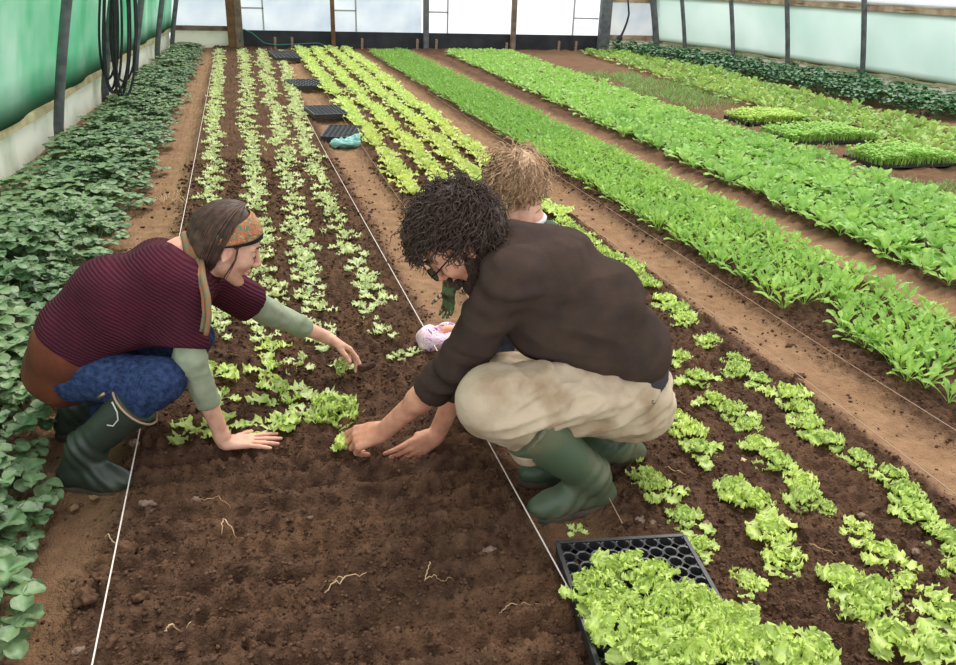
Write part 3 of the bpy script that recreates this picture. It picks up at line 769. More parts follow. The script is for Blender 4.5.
# bed between the strings
lrow('A1', [(-0.20, 3.6), (-0.24, 5.0), (-0.28, 8), (-0.33, 17)], 3.35, 17.1, 0.115, 'seedling', 'lettuce_a', 0.95, 1.2)
lrow('A2', [(0.03, 3.6), (0.04, 5), (0.06, 9), (0.10, 17)], 3.35, 17.1, 0.115, 'seedling', 'lettuce_a', 0.95, 1.2, 0.03)
lrow('A3', [(0.25, 3.4), (0.27, 5), (0.33, 9), (0.43, 17)], 3.35, 17.1, 0.12, 'seedling', 'lettuce_a', 0.95, 1.2, 0.03)
lrow('A4', [(0.52, 3.55), (0.53, 3.9), (0.50, 5), (0.56, 9), (0.80, 17)], 3.28, 17.1, 0.12, 'seedling', 'lettuce_a', 0.95, 1.25)
nearA = [(213, 378, 'A1', 1.2), (222, 398, 'A1', 0.8), (198, 432, 'A1', 1.25), (222, 430, 'A1', 0.9),
         (272, 352, 'A2', 1.0), (268, 372, 'A2', 1.0), (276, 392, 'A2', 1.35), (290, 402, 'A2', 0.9), (270, 432, 'A2', 1.2), (288, 424, 'A2', 1.0), (302, 415, 'A2', 0.8), (318, 404, 'A2', 1.05),
         (297, 366, 'A3', 0.9), (343, 367, 'A3', 0.7), (323, 346, 'A3', 0.9),
         (398, 357, 'A4', 0.6), (414, 354, 'A4', 0.65)]
for px, py, row, s in nearA:
    p = atz(px, py, 0.0); LET.append([p[0], p[1], row, 'seedling', 'lettuce_a' if px > 290 else 'lettuce_b', s*1.15])
pbig = atz(335, 420, 0.0); LET.append([pbig[0], pbig[1]+0.03, 'A3', 'big', 'lettuce_b', 0.98])
# bed behind the man
mm_ = lambda y: 'lettuce_m' if 5.2 < y < 8.5 else 'lettuce_b'
lrow('B1', [(1.13, 5), (1.14, 17)], 5.6, 17.1, 0.14, 'tuft', mm_, 1.05, 1.35, 0.02)
lrow('B2', [(1.40, 5), (1.45, 17)], 5.6, 17.1, 0.14, 'tuft', mm_, 1.05, 1.35, 0.02)
lrow('B3', [(1.68, 5), (1.78, 17)], 5.9, 17.1, 0.14, 'tuft', mm_, 1.05, 1.35, 0.02)
lrow('B4', [(1.93, 5), (2.05, 17)], 4.9, 17.1, 0.14, 'tuft', mm_, 1.05, 1.35, 0.02)
lrow('B4', [(1.93, 3), (1.93, 5)], 3.25, 4.85, 0.15, 'lettuce', 'lettuce_b', 0.85, 1.0, 0.015)
lrow('B3', [(1.68, 3), (1.68, 5)], 3.3, 5.8, 0.16, 'lettuce', 'lettuce_b', 0.8, 1.0, 0.02)
lrow('B2', [(1.40, 3), (1.40, 5)], 3.7, 5.5, 0.16, 'lettuce', 'lettuce_b', 0.8, 1.0, 0.02)
nearB = [(684, 325, 4, .95), (708, 346, 4, .95), (733, 366, 4, .95), (738, 376, 4, .9), (760, 384, 4, .8), (788, 402, 4, 1.2), (798, 414, 4, 1.0), (808, 432, 4, .95), (826, 446, 4, 1.0),
         (680, 362, 3, .85), (696, 383, 3, .95), (712, 406, 3, .85), (731, 417, 3, .95), (748, 430, 3, .75), (756, 450, 3, 1.0), (674, 422, 2, .85), (688, 438, 2, 1.0), (697, 456, 2, 1.0),
         (626, 458, 1, .8), (646, 482, 1, .85), (655, 496, 1, .95), (683, 525, 1, .85), (700, 551, 1, .7), (730, 492, 2, .9), (751, 508, 2, 1.15), (770, 540, 2, 1.2), (784, 565, 2, 1.0),
         (776, 467, 3, .95), (802, 488, 3, .95), (802, 505, 3, 1.0), (825, 512, 3, .6), (858, 466, 4, .85), (890, 482, 4, 1.0), (902, 500, 4, 1.15), (915, 523, 4, 1.05), (857, 535, 3, .75), (879, 560, 3, .95),
         (842, 588, 3, 1.15), (872, 602, 3, 1.15), (862, 618, 3, 1.0), (892, 645, 3, 1.15), (902, 586, 3, .7), (950, 550, 4, 1.15), (944, 618, 4, 1.15), (955, 575, 4, .8), (812, 660, 2, 1.0), (745, 590, 2, .8), (935, 655, 4, 1.0)]
for px, py, row, s in nearB:
    p = atz(px, py, 0.0); LET.append([p[0], p[1], 'B%d' % row, 'lettuce', 'lettuce_b', s*0.84])
desc = {'A1': ('small pale lettuce transplant', 'in the leftmost row between the strings'), 'A2': ('small pale lettuce transplant', 'in the second row from the left between the strings'),
        'A3': ('small pale lettuce transplant', 'in the third row from the left between the strings'), 'A4': ('small pale lettuce transplant', 'in the row nearest the right string'),
        'B1': ('frilly green lettuce', 'in the row nearest the dug path by the tray'), 'B2': ('frilly green lettuce', 'in the second row right of the dug path'),
        'B3': ('frilly green lettuce', 'in the third row right of the dug path'), 'B4': ('frilly green lettuce', 'in the outer row by the bare path')}
vis = sorted([l for l in LET if l[1] > 1.05], key=lambda l: l[1])
keep, rest = vis[:298], vis[298:]
cnt = {}
for l in keep:
    x, y, row, key, mname, s = l; c = cnt.get(row, 0); cnt[row] = c+1; a, b = desc[row]
    lab = '%s, %s from the front %s' % (a, ordw[c], b) if c < 12 else '%s far back %s' % (a, b)
    if len(lab.split()) > 16: lab = lab.replace('small pale lettuce transplant', 'pale lettuce').replace('frilly green lettuce', 'lettuce').replace(' from the left', '')
    if len(lab.split()) > 16: lab = lab.replace('in the ', 'in ')
    if key == 'big': lab = 'large bright curly lettuce standing between the two reaching hands'; cnt[row] = c
    plant('lettuce', key, mname, x, y, s, lab, 'lettuce', ('lettuces ' + b) if key != 'big' else None)
mi = {'lettuce_a': 0, 'lettuce_b': 1, 'lettuce_m': 2}
merged('lettuce_rows', [(l[3], prng.randint(8), l[0], l[1], Hs(l[0], l[1]), prng.uniform(0, 6.28), l[5], mi[l[4]]) for l in rest], 'farthest lettuces running up to the end wall in narrow rows', 'lettuce', [M['lettuce_a'], M['lettuce_b'], M['lettuce_m']])

def dense(name, key, mname, spots, label, cat, group, slabel, smin, smax, nmax=300):
    spots = sorted(spots, key=lambda p: p[1]); near, farr = spots[:nmax], spots[nmax:]
    for x, y in near: plant(name, key, mname, x, y, prng.uniform(smin, smax), label, cat, group)
    if farr: merged(name + '_bed', [(key, prng.randint(len(variants[key])), x, y, Hs(x, y), prng.uniform(0, 6.28), prng.uniform(smin, smax), 0) for x, y in farr], slabel, cat, [M[mname]])
# serrated salad bed: rows running away from the camera, thinner at the near left corner
sp = []
for k, x0 in enumerate(np.linspace(2.50, 3.12, 6)):
    y = [3.2, 2.55, 2.45, 2.4, 2.5, 2.75][k]
    while y < 16.6:
        if not (k == 1 and 2.9 < y < 3.15):
            sp.append((x0 + prng.normal(0, 0.015) - 0.05*(1-sstep(3, 4, y))*0 , y))
        y += (0.085 + 0.025*(y < 4.2))*prng.uniform(0.8, 1.2)*(1 + 0.05*max(0, y-5))
for px, py in [(866, 345), (872, 350), (890, 366), (897, 372), (906, 384), (925, 390), (948, 405), (915, 360), (928, 372)]:
    p = atz(px, py); sp.append((p[0], p[1]))
for px, py in [(846, 338), (864, 348)]:
    p = atz(px, py); plant('salad_seedling', 'rocket_small', 'rocket', p[0], p[1], 1.0, 'tiny salad seedling alone on the soil at the bed corner, %s' % ('left of the pair' if px < 850 else 'right of the pair'), 'seedling', None)
dense('salad_plant', 'rocket', 'rocket', sp, 'bright green serrated salad plant in the dense bed beside the bare path', 'salad plant', 'serrated salad plants', 'far part of the bright green serrated salad bed', 0.9, 1.2)
sp = []
for x0 in np.linspace(3.66, 4.92, 9):
    y = 3.3 + (x0-3.6)*0.5
    while y < 16.8:
        xx = x0 + 0.06*(y-5)*0.5 + prng.normal(0, 0.03)
        sp.append((xx, y)); y += 0.15*prng.uniform(0.8, 1.2)*(1 + 0.05*max(0, y-5))
dense('leafy_green', 'mustard', 'mustard', sp, 'round-leaved green in the taller bed between the two right-hand paths', 'leafy green', 'round-leaved salad plants', 'far part of the taller round-leaved green bed', 0.85, 1.15)
sp = []
for x0 in np.linspace(6.3, 7.45, 6):
    y = 5.6
    while y < 17:
        sp.append((x0 + max(0, y-9)*0.1 + prng.normal(0, 0.04), y)); y += 0.19*prng.uniform(0.8, 1.2)*(1+0.03*max(0, y-6))
dense('chard_plant', 'chard', 'chard', sp, 'yellow-green leafy plant with reddish stems in the row before the dark foliage', 'leafy plant', 'chard row on the right', 'far part of the yellow-green leafy row', 0.85, 1.15)
sp = []
for x0 in np.linspace(8.35, 9.3, 4):
    y = 8.6
    while y < 17.2:
        xx = x0 + (XR(y)-9.9)*1.0 + prng.normal(0, 0.05); sp.append((xx, y)); y += 0.26*prng.uniform(0.85, 1.15)
dense('bushy_plant', 'darkberry', 'darkleaf', sp, 'dark green bushy plant at the foot of the pale green wall', 'bushy plant', 'dark plants along the right wall', '', 1.0, 1.35)
# left foliage strip
sp = []
y = 1.45
while y < 17.3:
    for k in range(4):
        xl = XL(y)+0.24; xr = -0.72 if y > 6 else (-0.78 if y > 3.1 else -0.68); xx = xl + (xr-xl)*(k+0.5)/4 + prng.normal(0, 0.04)
        if 2.2 < y < 3.0 and xx > -0.86: continue
        if y < 1.8 and xx > -0.84: continue
        sp.append((max(xx, XL(y)+0.27), y + prng.normal(0, 0.04)))
    y += 0.26*(1+0.035*max(0, y-5))
for a, b in [(-4, 418), (2, 450), (-14, 486), (-6, 516), (-20, 545), (-30, 590), (-22, 640), (-40, 620), (30, 415)]:
    p = atz(a, b); sp.append((p[0], p[1]))
for x, y in sorted(sp, key=lambda p: p[1]):
    plant('strawberry_plant', 'berry', 'strawberry', x, y, prng.uniform(1.05, 1.3)*(1.0 if x < -0.95 else 0.72), 'grey-green leafy plant in the thick strip along the green wall', 'strawberry plant', 'foliage strip along the left wall')

# right-hand trays of seedlings and grass
M['tray_soil'] = M['mud']
def seed_tray(x, y, w, d, mname, h, n, label, rot=0.0, seed=1, lab2=''):
    t = empty('seed_tray', (x, y, Hs(x, y))); tag(t, label, 'seed tray', 'seedling trays on the right')
    z = Hs(x, y)
    mb = MB()
    for lo, hi in [((-w, -d, 0), (w, d, 0.012)), ((-w, -d, 0), (-w+0.012, d, 0.04)), ((w-0.012, -d, 0), (w, d, 0.04)), ((-w, -d, 0), (w, -d+0.012, 0.04)), ((-w, d-0.012, 0), (w, d, 0.04))]:
        mb.box((x+lo[0], y+lo[1], z+lo[2]), (x+hi[0], y+hi[1], z+hi[2]))
    mb.build('tray', M['black_plastic'], t)
    MB().box((x-w+0.013, y-d+0.013, z+0.013), (x+w-0.013, y+d-0.013, z+0.034)).build('compost', M['mud'], t)
    V, Q_, a = cress(seed, w*1.0, d*1.06, h, n).arrays()
    s_ = wobj('seedlings', V + np.array([x, y, z+0.022]), Q_, [M[mname]], t, True, None, {'rib': a}); s_['kind'] = 'stuff'
seed_tray(5.86, 8.45, 0.42, 0.26, 'cress_y', 0.10, 900, 'dark tray of yellow-green seedlings, farthest of the three')
seed_tray(5.72, 7.35, 0.5, 0.28, 'cress', 0.12, 900, 'flat tray of fine pale green seedlings, middle of the three', seed=2)
seed_tray(5.75, 6.2, 0.42, 0.24, 'cress', 0.13, 700, 'tray of bushy mid-green seedlings, nearest of the three', seed=3)
def grass_patch(x0, x1, y0, y1, n, h, seed, label):
    rng = np.random.RandomState(seed); pm = PM()
    for i in range(n):
        x, y = rng.uniform(x0, x1), rng.uniform(y0, y1)
        if vn(x*1.6, y*1.6, 31) < 0.38: continue
        pm.add(leaf(rng, h*rng.uniform(0.5, 1.2), 0.006, rng.uniform(0, 6.28), rng.uniform(0.8, 1.5), 0.8, 'strap', 4, 3, stem=0, base=(x, y, Hs(x, y)-0.01)))
    V, Q_, a = pm.arrays(-0.05)
    tag(wobj('grass', V, Q_, [M['grass']], None, True, None, {'rib': a*0.3}), label, 'grass', None, 'stuff')
grass_patch(5.3, 7.6, 9.6, 13.2, 5200, 0.11, 5, 'thin grass and weeds in the middle ground behind the seedling trays')
grass_patch(5.1, 6.1, 4.2, 5.7, 1600, 0.07, 6, 'thin grass on the soil before the nearest seedling tray')
grass_patch(4.95, 5.9, 6.6, 10.0, 800, 0.08, 7, 'weeds growing along the edge of the tall green bed')
# ---------------- people ----------------
def nrm(v): v = np.array(v, float); return v/np.linalg.norm(v)
def frame(f, u):
    f = nrm(f); u = np.array(u, float); u = nrm(u - f*np.dot(u, f)); l = np.cross(u, f); return f, l, u
class Head:
    def __init__(s, O, f, u, sc_=1.0): s.O = np.array(O, float); s.f, s.l, s.u = frame(f, u); s.s = sc_
    def p(s, a, b, c): return s.O + s.s*(s.f*a + s.l*b + s.u*c)
    def axes(s): return [s.f, s.l, s.u]
    def d(s, a, b, c): return s.f*a + s.l*b + s.u*c
    def prims(s, child=False):
        k = s.s; A = s.axes(); P_ = s.p; o = []
        o.append(ell(P_(-0.008, 0, 0.038), np.array([0.097, 0.077, 0.088])*k, A, 0.02))
        o.append(ell(P_(0.034, 0, -0.018), np.array([0.057, 0.058, 0.082])*k, A, 0.03))
        for sg in (1, -1):
            o.append(cap(P_(0.0, 0.047*sg, -0.055), P_(0.066, 0.016*sg, -0.098), 0.0165*k, 0.0135*k, 0.025))
            o.append(ell(P_(0.066, 0.036*sg, -0.018), np.array([0.022, 0.022, 0.026])*k, A, 0.02))
            o.append(cap(P_(0.086, 0.012*sg, 0.034), P_(0.07, 0.05*sg, 0.03), 0.010*k, 0.008*k, 0.012))
            o.append(ell(P_(0.087, 0.031*sg, 0.010), np.array([0.012, 0.018, 0.012])*k, A, 0.012, neg=True))
            o.append(ell(P_(0.074, 0.031*sg, 0.010), np.array([0.0145, 0.0145, 0.0125])*k, A, 0.003))      # lid over the eye
            o.append(ell(P_(0.100, 0.010*sg, -0.030), np.array([0.010, 0.008, 0.008])*k, A, 0.006))
            o.append(ell(P_(-0.004, 0.077*sg, 0.0), np.array([0.018, 0.008, 0.031])*k, A, 0.006))
            o.append(ell(P_(0.002, 0.087*sg, 0.002), np.array([0.009, 0.006, 0.017])*k, A, 0.004, neg=True))
            o.append(ell(P_(-0.006, 0.083*sg, -0.024), np.array([0.007, 0.005, 0.009])*k, A, 0.004))
        o.append(cap(P_(0.090, 0, 0.022), P_(0.112, 0, -0.022), 0.0075*k, 0.011*k, 0.008))
        o.append(ell(P_(0.112, 0, -0.026), np.array([0.010, 0.0105, 0.008])*k, A, 0.006))
        o.append(ell(P_(0.090, 0, -0.053), np.array([0.011, 0.021, 0.006])*k, A, 0.005))
        o.append(ell(P_(0.088, 0, -0.066), np.array([0.011, 0.018, 0.007])*k, A, 0.005))
        o.append(ell(P_(0.078, 0, -0.100), np.array([0.014, 0.016, 0.013])*k, A, 0.015))
        return o
    def lips(s, parent):
        V, F_ = sdf_mesh([ell(s.p(0.0935, 0, -0.0535), np.array([0.0095, 0.019, 0.0052])*s.s, s.axes(), 0.002), ell(s.p(0.092, 0, -0.0655), np.array([0.0095, 0.0165, 0.006])*s.s, s.axes(), 0.002)], 0.0022)
        return wobj('lips', V, F_, [M['lip']], parent)
    def eyes(s, parent):
        for sg in (1, -1):
            V, F_ = sdf_mesh([ell(s.p(0.0762, 0.031*sg, 0.0052), np.array([0.0122, 0.0122, 0.0100])*s.s, s.axes(), 0.002)], 0.002)
            e = wobj('eye', V, F_, [M['eyewhite']], parent)
            V, F_ = sdf_mesh([ell(s.p(0.0852, 0.031*sg, 0.0020), np.array([0.0042, 0.0058, 0.0052])*s.s, s.axes(), 0.001)], 0.0012)
            wobj('iris', V, F_, [M['iris']], e)
    def brows(s, parent, m, r=0.0032):
        for sg in (1, -1):
            pts = [s.p(0.098, 0.014*sg, 0.036), s.p(0.098, 0.026*sg, 0.041), s.p(0.09, 0.040*sg, 0.040), s.p(0.078, 0.051*sg, 0.034)]
            V, F_ = tube(pts, [r*0.7, r, r, r*0.4], 6); wobj('eyebrow', V, F_, [m], parent)
            pts = [s.p(0.0905, 0.018*sg, 0.0035), s.p(0.0935, 0.028*sg, 0.0015), s.p(0.0905, 0.039*sg, 0.0015), s.p(0.083, 0.045*sg, 0.0035)]
            V, F_ = tube(pts, 0.0014, 5); wobj('eyelashes', V, F_, [m], parent)

def hand(W, f, pn, thumb, curls, k=1.0, spread=0.16, thumb_c=(0.5, 0.4, 0.3), tdir=None, r=1.0):
    """W wrist, f towards the knuckles, pn the way the palm faces, thumb the thumb side"""
    f = nrm(f); pn = nrm(np.array(pn) - f*np.dot(pn, f)); t = np.cross(f, pn); t = t if np.dot(t, thumb) > 0 else -t
    W = np.array(W, float); o = []
    offs = [0.031, 0.0105, -0.0105, -0.030]; lens = [1.0, 1.08, 1.0, 0.8]; pl = [0.088, 0.091, 0.086, 0.078]
    for i in range(4):
        K = W + k*(f*pl[i] + t*offs[i]) - pn*0.004*k
        o.append(cap(W + k*(f*0.012 + t*offs[i]*0.55), K, 0.0165*k, 0.0108*k*r, 0.012))
        d = nrm(f + t*spread*offs[i]/0.03); ax = pn; p0 = K; a = 0
        for j, L in enumerate((0.043, 0.027, 0.021)):
            a += curls[i][j] if hasattr(curls[i], '__len__') else curls[i]
            dd = d*math.cos(a) + ax*math.sin(a)
            p1 = p0 + dd*L*lens[i]*k
            o.append(cap(p0, p1, (0.0092 - 0.0008*j)*k*r, (0.0086 - 0.0010*j)*k*r, 0.0035))
            p0 = p1
    p0 = W + k*(f*0.022 + t*0.026 + pn*0.006)
    o.append(cap(W + k*(f*0.012 + t*0.012), W + k*(f*0.05 + t*0.033 + pn*0.008), 0.016*k, 0.013*k, 0.012))
    d = nrm(t*0.75 + f*0.75 + pn*0.25) if tdir is None else nrm(tdir)
    a = 0
    for j, L in enumerate((0.040, 0.031, 0.025)):
        a += thumb_c[j]*0.5; dd = nrm(d*math.cos(a) + nrm(f*0.6 + pn*0.5)*math.sin(a))
        p1 = p0 + dd*L*k; o.append(cap(p0, p1, (0.0125-0.0015*j)*k, (0.0112-0.0015*j)*k, 0.005)); p0 = p1
    return o

def folds(V, N, amp, s, aniso=(1, 1, 1), seed=0):
    q = V*np.array(aniso)
    n = (1 - 2*np.abs(vn3(q, s, seed) - 0.5)*2) * 0.6 + (vn3(q, s*2.3, seed+1) - 0.5)
    return V + N*(amp*n)[:, None]
def cloth(name, prims, h, m, parent, amp=0.0, s=12, aniso=(1, 1, 1), seed=0, it=1, fn=None):
    V, F_ = sdf_mesh(prims, h); V = relax(V, F_, it)
    if amp: V = folds(V, vnormals(V, F_), amp, s, aniso, seed)
    if fn is not None: V = fn(V, vnormals(V, F_))
    return wobj(name, V, F_, [m] if not isinstance(m, list) else m, parent)

def locks(P0s, dirs_fn, n_seg, r0, r1, sides=5):
    VS, FS, n = [], [], 0
    for p in P0s:
        V, F_ = tube(p, np.linspace(r0, r1, len(p))*np.random.RandomState(len(VS)).uniform(0.8, 1.2), sides); VS.append(V); FS += [tuple(i+n for i in q) for q in F_]; n += len(V)
    return np.vstack(VS), FS

def curly(head, n, length, curl_r, thick, seed, region, outward=0.03, grav=0.6, rad=(0.100, 0.082, 0.092), cyc=2.0, lift=0.9):
    rng = np.random.RandomState(seed); paths = []
    while len(paths) < n:
        d = rng.normal(size=3); d /= np.linalg.norm(d)
        if not region(d): continue
        base = head.p(-0.008 + d[0]*rad[0]*lift, d[1]*rad[1]*lift, 0.038 + d[2]*rad[2]*lift)
        nrm_ = head.d(*d)
        g = np.array([0, 0, -1.0]); tang = g - nrm_*np.dot(g, nrm_) + head.d(*rng.normal(0, 0.35, 3))
        L = length*rng.uniform(0.6, 1.25); m = 14; p = base.copy(); pts = []
        e1 = nrm(np.cross(nrm_, rng.normal(size=3))); ph = rng.uniform(0, 6.28); cr = curl_r*rng.uniform(0.5, 1.4)
        vel = nrm(nrm_*1.0 + tang*0.4)
        for i in range(m):
            t = i/(m-1)
            vel = nrm(vel*(1.0) + tang*0.55 + g*grav*t*0.5 - nrm_*0.25*t)
            # stay outside the skull
            p = p + vel*L/m
            q = p - head.p(-0.008, 0, 0.038); loc = np.array([np.dot(q, head.f)/rad[0], np.dot(q, head.l)/rad[1], np.dot(q, head.u)/rad[2]])/head.s
            rr_ = np.linalg.norm(loc)
            if rr_ < 1.0 + outward*8*rng.uniform(0.5, 1)*min(1, t*3):
                p = p + nrm_*0.003
            e2 = nrm(np.cross(vel, e1)); e1b = np.cross(e2, vel)
            pts.append(p + cr*t**0.5*(math.cos(ph + t*cyc*6.28)*e1b + math.sin(ph + t*cyc*6.28)*e2))
        paths.append(np.array(pts))
    return locks(paths, None, 14, thick, thick*0.45, 4)

def boot(parent, ankle, heel, toe, top, r_top, m, zs, r_ank=0.050, side=(0, -1, 0), cutn=None):
    """wellington: heel and toe are ground points, ankle and top the leg axis; one mesh plus sole"""
    ankle, heel, toe, top = [np.array(a, float) for a in (ankle, heel, toe, top)]
    fd = nrm(toe - heel); ax = nrm(top - ankle)
    up = np.array([0, 0, 1.0]); sd = np.cross(fd, up)
    pr = [cap(ankle, top + ax*0.05, r_ank, r_top, 0.03, cuts=[(top, ax if cutn is None else nrm(cutn))]),
          cap(heel + fd*0.035 + up*0.045, ankle, 0.040, r_ank, 0.03),
          cap(heel + fd*0.04 + up*0.040, toe - fd*0.075 + up*0.045, 0.038, 0.040, 0.02),
          ell(toe - fd*0.072 + up*0.036, (0.078, 0.047, 0.042), [fd, sd, up], 0.02),
          cap(ankle, toe - fd*0.10 + up*0.05, 0.040, 0.034, 0.03)]
    z0 = min(heel[2], toe[2])
    pr = [(p[0], p[1], p[2], p[3], p[4], p[5], list(p[6]) + [(np.array([0, 0, z0+0.012]), np.array([0, 0, -1.0]))]) for p in pr]
    V, F_ = sdf_mesh(pr, 0.0055); V = relax(V, F_, 1)
    N = vnormals(V, F_)
    # creases round the ankle and a raised rim at the top
    ta = (V - ankle) @ ax; w_ = np.exp(-(ta/0.05)**2)
    V = V + N*(0.0032*w_*np.sin(ta*170 + 5*vn3(V, 8)))[:, None]
    tt = np.abs((V - top) @ ax); V = V + N*(0.003*(tt < 0.012))[:, None]
    b = wobj('boot', V, F_, [m], parent)
    so = []
    h0 = heel; L = np.linalg.norm(toe - heel)
    sp = [ell(toe - fd*0.075, (0.084, 0.051, 0.05), [fd, sd, up], 0.02), cap(heel + fd*0.042, toe - fd*0.08, 0.042, 0.040, 0.02), ell(heel + fd*0.045, (0.05, 0.043, 0.05), [fd, sd, up], 0.02)]
    zc = z0
    sp = [(p[0], p[1], p[2], p[3], p[4], p[5], [(np.array([0, 0, zc+0.020]), up), (np.array([0, 0, zc-0.002]), -up)]) for p in sp]
    V, F_ = sdf_mesh(sp, 0.0045); wobj('sole', V, F_, [M['sole']], b)
    return b

# ============ the man ============
man = empty('person', (0.9, 2.0, -0.03)); tag(man, 'bearded person in dark brown sweater, khaki trousers and green rubber boots crouching on the right', 'person')
Kn, Kf = at(487, 402, 1.90), at(500, 388, 2.22)
Hn, Hf = at(618, 396, 1.99), at(622, 388, 2.19)
An, Af = at(590, 476, 1.92), atz(614, 446, 0.07)
mh = Head(at(462, 240, 2.09), (-0.62, 0.14, -0.77), (-0.70, 0.1, 0.60), 1.08)
nb = at(502, 250, 2.10)
Sn, Sf = at(512, 276, 1.95), at(514, 250, 2.26)
En, Wn = at(458, 366, 2.06), at(384, 431, 2.26)
Ef, Wf = at(468, 366, 2.33), at(436, 436, 2.32)
body = mh.prims()
body += [cap(mh.p(-0.025, 0, -0.05), nb, 0.054, 0.060, 0.03), cap(nb + np.array([0.03, 0, -0.03]), at(575, 300, 2.1), 0.06, 0.1, 0.04), cap(at(575, 300, 2.1), at(628, 375, 2.09), 0.11, 0.11, 0.05),
         cap(Sn, Sf, 0.05, 0.05, 0.04), cap(Sn, En, 0.048, 0.042, 0.03), cap(En, Wn, 0.042, 0.030, 0.02), cap(En + (Wn-En)*0.25, En + (Wn-En)*0.5, 0.044, 0.040, 0.02),
         cap(Sf, Ef, 0.048, 0.042, 0.03), cap(Ef, Wf, 0.040, 0.029, 0.02),
         cap(Hn, Kn, 0.075, 0.055, 0.04), cap(Hf, Kf, 0.075, 0.055, 0.04), cap(Kn, An, 0.052, 0.036, 0.03), cap(Kf, Af, 0.052, 0.036, 0.03)]
fh = nrm(at(340, 444, 2.33) - Wn)
body += hand(Wn + fh*0.004, fh, (-0.15, 0.55, -0.8), (0, 1, 0.5), [(0.35, 0.8, 0.5), (0.5, 0.9, 0.5), (0.65, 1.0, 0.5), (0.8, 1.1, 0.5)], 1.12, 0.06, thumb_c=(0.4, 0.7, 0.6), tdir=(-0.85, 0.35, -0.35), r=1.08)
fh2 = nrm(at(394, 462, 2.27) - Wf)
body += hand(Wf + fh2*0.004, fh2, (-0.5, 0.75, -0.4), (-0.5, -0.6, 0.5), [(0.15, 0.2, 0.15), (0.2, 0.3, 0.2), (0.3, 0.4, 0.3), (0.35, 0.4, 0.3)], 1.0, 0.03, thumb_c=(0.1, 0.2, 0.2), tdir=nrm(at(387, 466, 2.235) - Wf))
V, F_ = sdf_mesh(body, 0.0036); V = relax(V, F_, 1, 0.35)
wobj('body', V, F_, [M['skin_man']], man)
mh.lips(man); mh.eyes(man); mh.brows(man, M['hair_dark'], 0.0045)
# sweater
T = [cap(at(548, 278, 2.02), at(548, 272, 2.18), 0.120, 0.120, 0.06), cap(at(594, 306, 2.02), at(594, 302, 2.16), 0.140, 0.140, 0.06),
     cap(at(628, 350, 2.02), at(630, 346, 2.15), 0.122, 0.122, 0.06), cap(at(545, 320, 2.04), at(545, 315, 2.14), 0.115, 0.115, 0.06), cap(at(585, 345, 2.02), at(585, 340, 2.14), 0.10, 0.1, 0.05),
     cap(Sn, Sf, 0.072, 0.072, 0.05), cap(nb + np.array([0.035, 0, -0.005]), at(560, 262, 2.1), 0.086, 0.1, 0.04)]
cuff = En + (Wn-En)*0.36; cd = nrm(Wn-En)
T += [cap(Sn, En, 0.072, 0.062, 0.04), cap(En, cuff + cd*0.05, 0.060, 0.050, 0.02, cuts=[(cuff, cd)])]
cuf2 = Ef + (Wf-Ef)*0.45; cd2 = nrm(Wf-Ef)
T += [cap(Sf, Ef, 0.068, 0.060, 0.04), cap(Ef, cuf2 + cd2*0.05, 0.056, 0.048, 0.02, cuts=[(cuf2, cd2)])]
hemp = at(640, 392, 2.05); hemn = nrm(at(640, 392, 2.05) - at(596, 300, 2.05))
def swf(V, N):
    rg = np.clip(1 - np.abs(vn3(V*np.array([1.0, 1.0, 1.0]) @ np.array([[5., 3, 0], [0, 9, 0], [8, -4, 14]]), 1.0, 4) - 0.5)*4, -0.4, 1); V = V + N*(0.006*rg)[:, None]
    # gathered folds at the shoulder and elbow
    for c, r_, s_, a_ in ((Sn, 0.13, 95, 0.005), (En, 0.10, 110, 0.005)):
        w_ = np.exp(-(np.linalg.norm(V-c, axis=1)/r_)**2); ph = (V @ nrm(En - Sn + np.array([0.1, 0, 0.05])))
        V = V + N*(a_*w_*np.sin(ph*s_ + 4*vn3(V, 9)))[:, None]
    return V
sw = cloth('sweater', [(p[0], p[1], p[2], p[3], p[4], p[5], list(p[6]) + ([(hemp, hemn)] if i < 5 else [])) for i, p in enumerate(T)], 0.0065, M['fleece'], man, 0.007, 7, (1, 1, 1), 3, 2, swf)
cloth('undershirt', [cap(at(632, 372, 2.02), at(634, 366, 2.15), 0.108, 0.108, 0.05, cuts=[(at(656, 400, 2.05), hemn)])], 0.007, M['shirt_grey'], man, 0.004, 18, it=1)
# shirt collar at the neck
ncx = mh.p(-0.02, 0, -0.05); nd = nrm(nb - ncx)
cloth('collar', [cap(ncx + nd*0.045, nb + nd*0.02, 0.070, 0.086, 0.02, cuts=[(ncx + nd*0.05, -nd)])], 0.005, M['shirt_navy'], man, 0.003, 30)
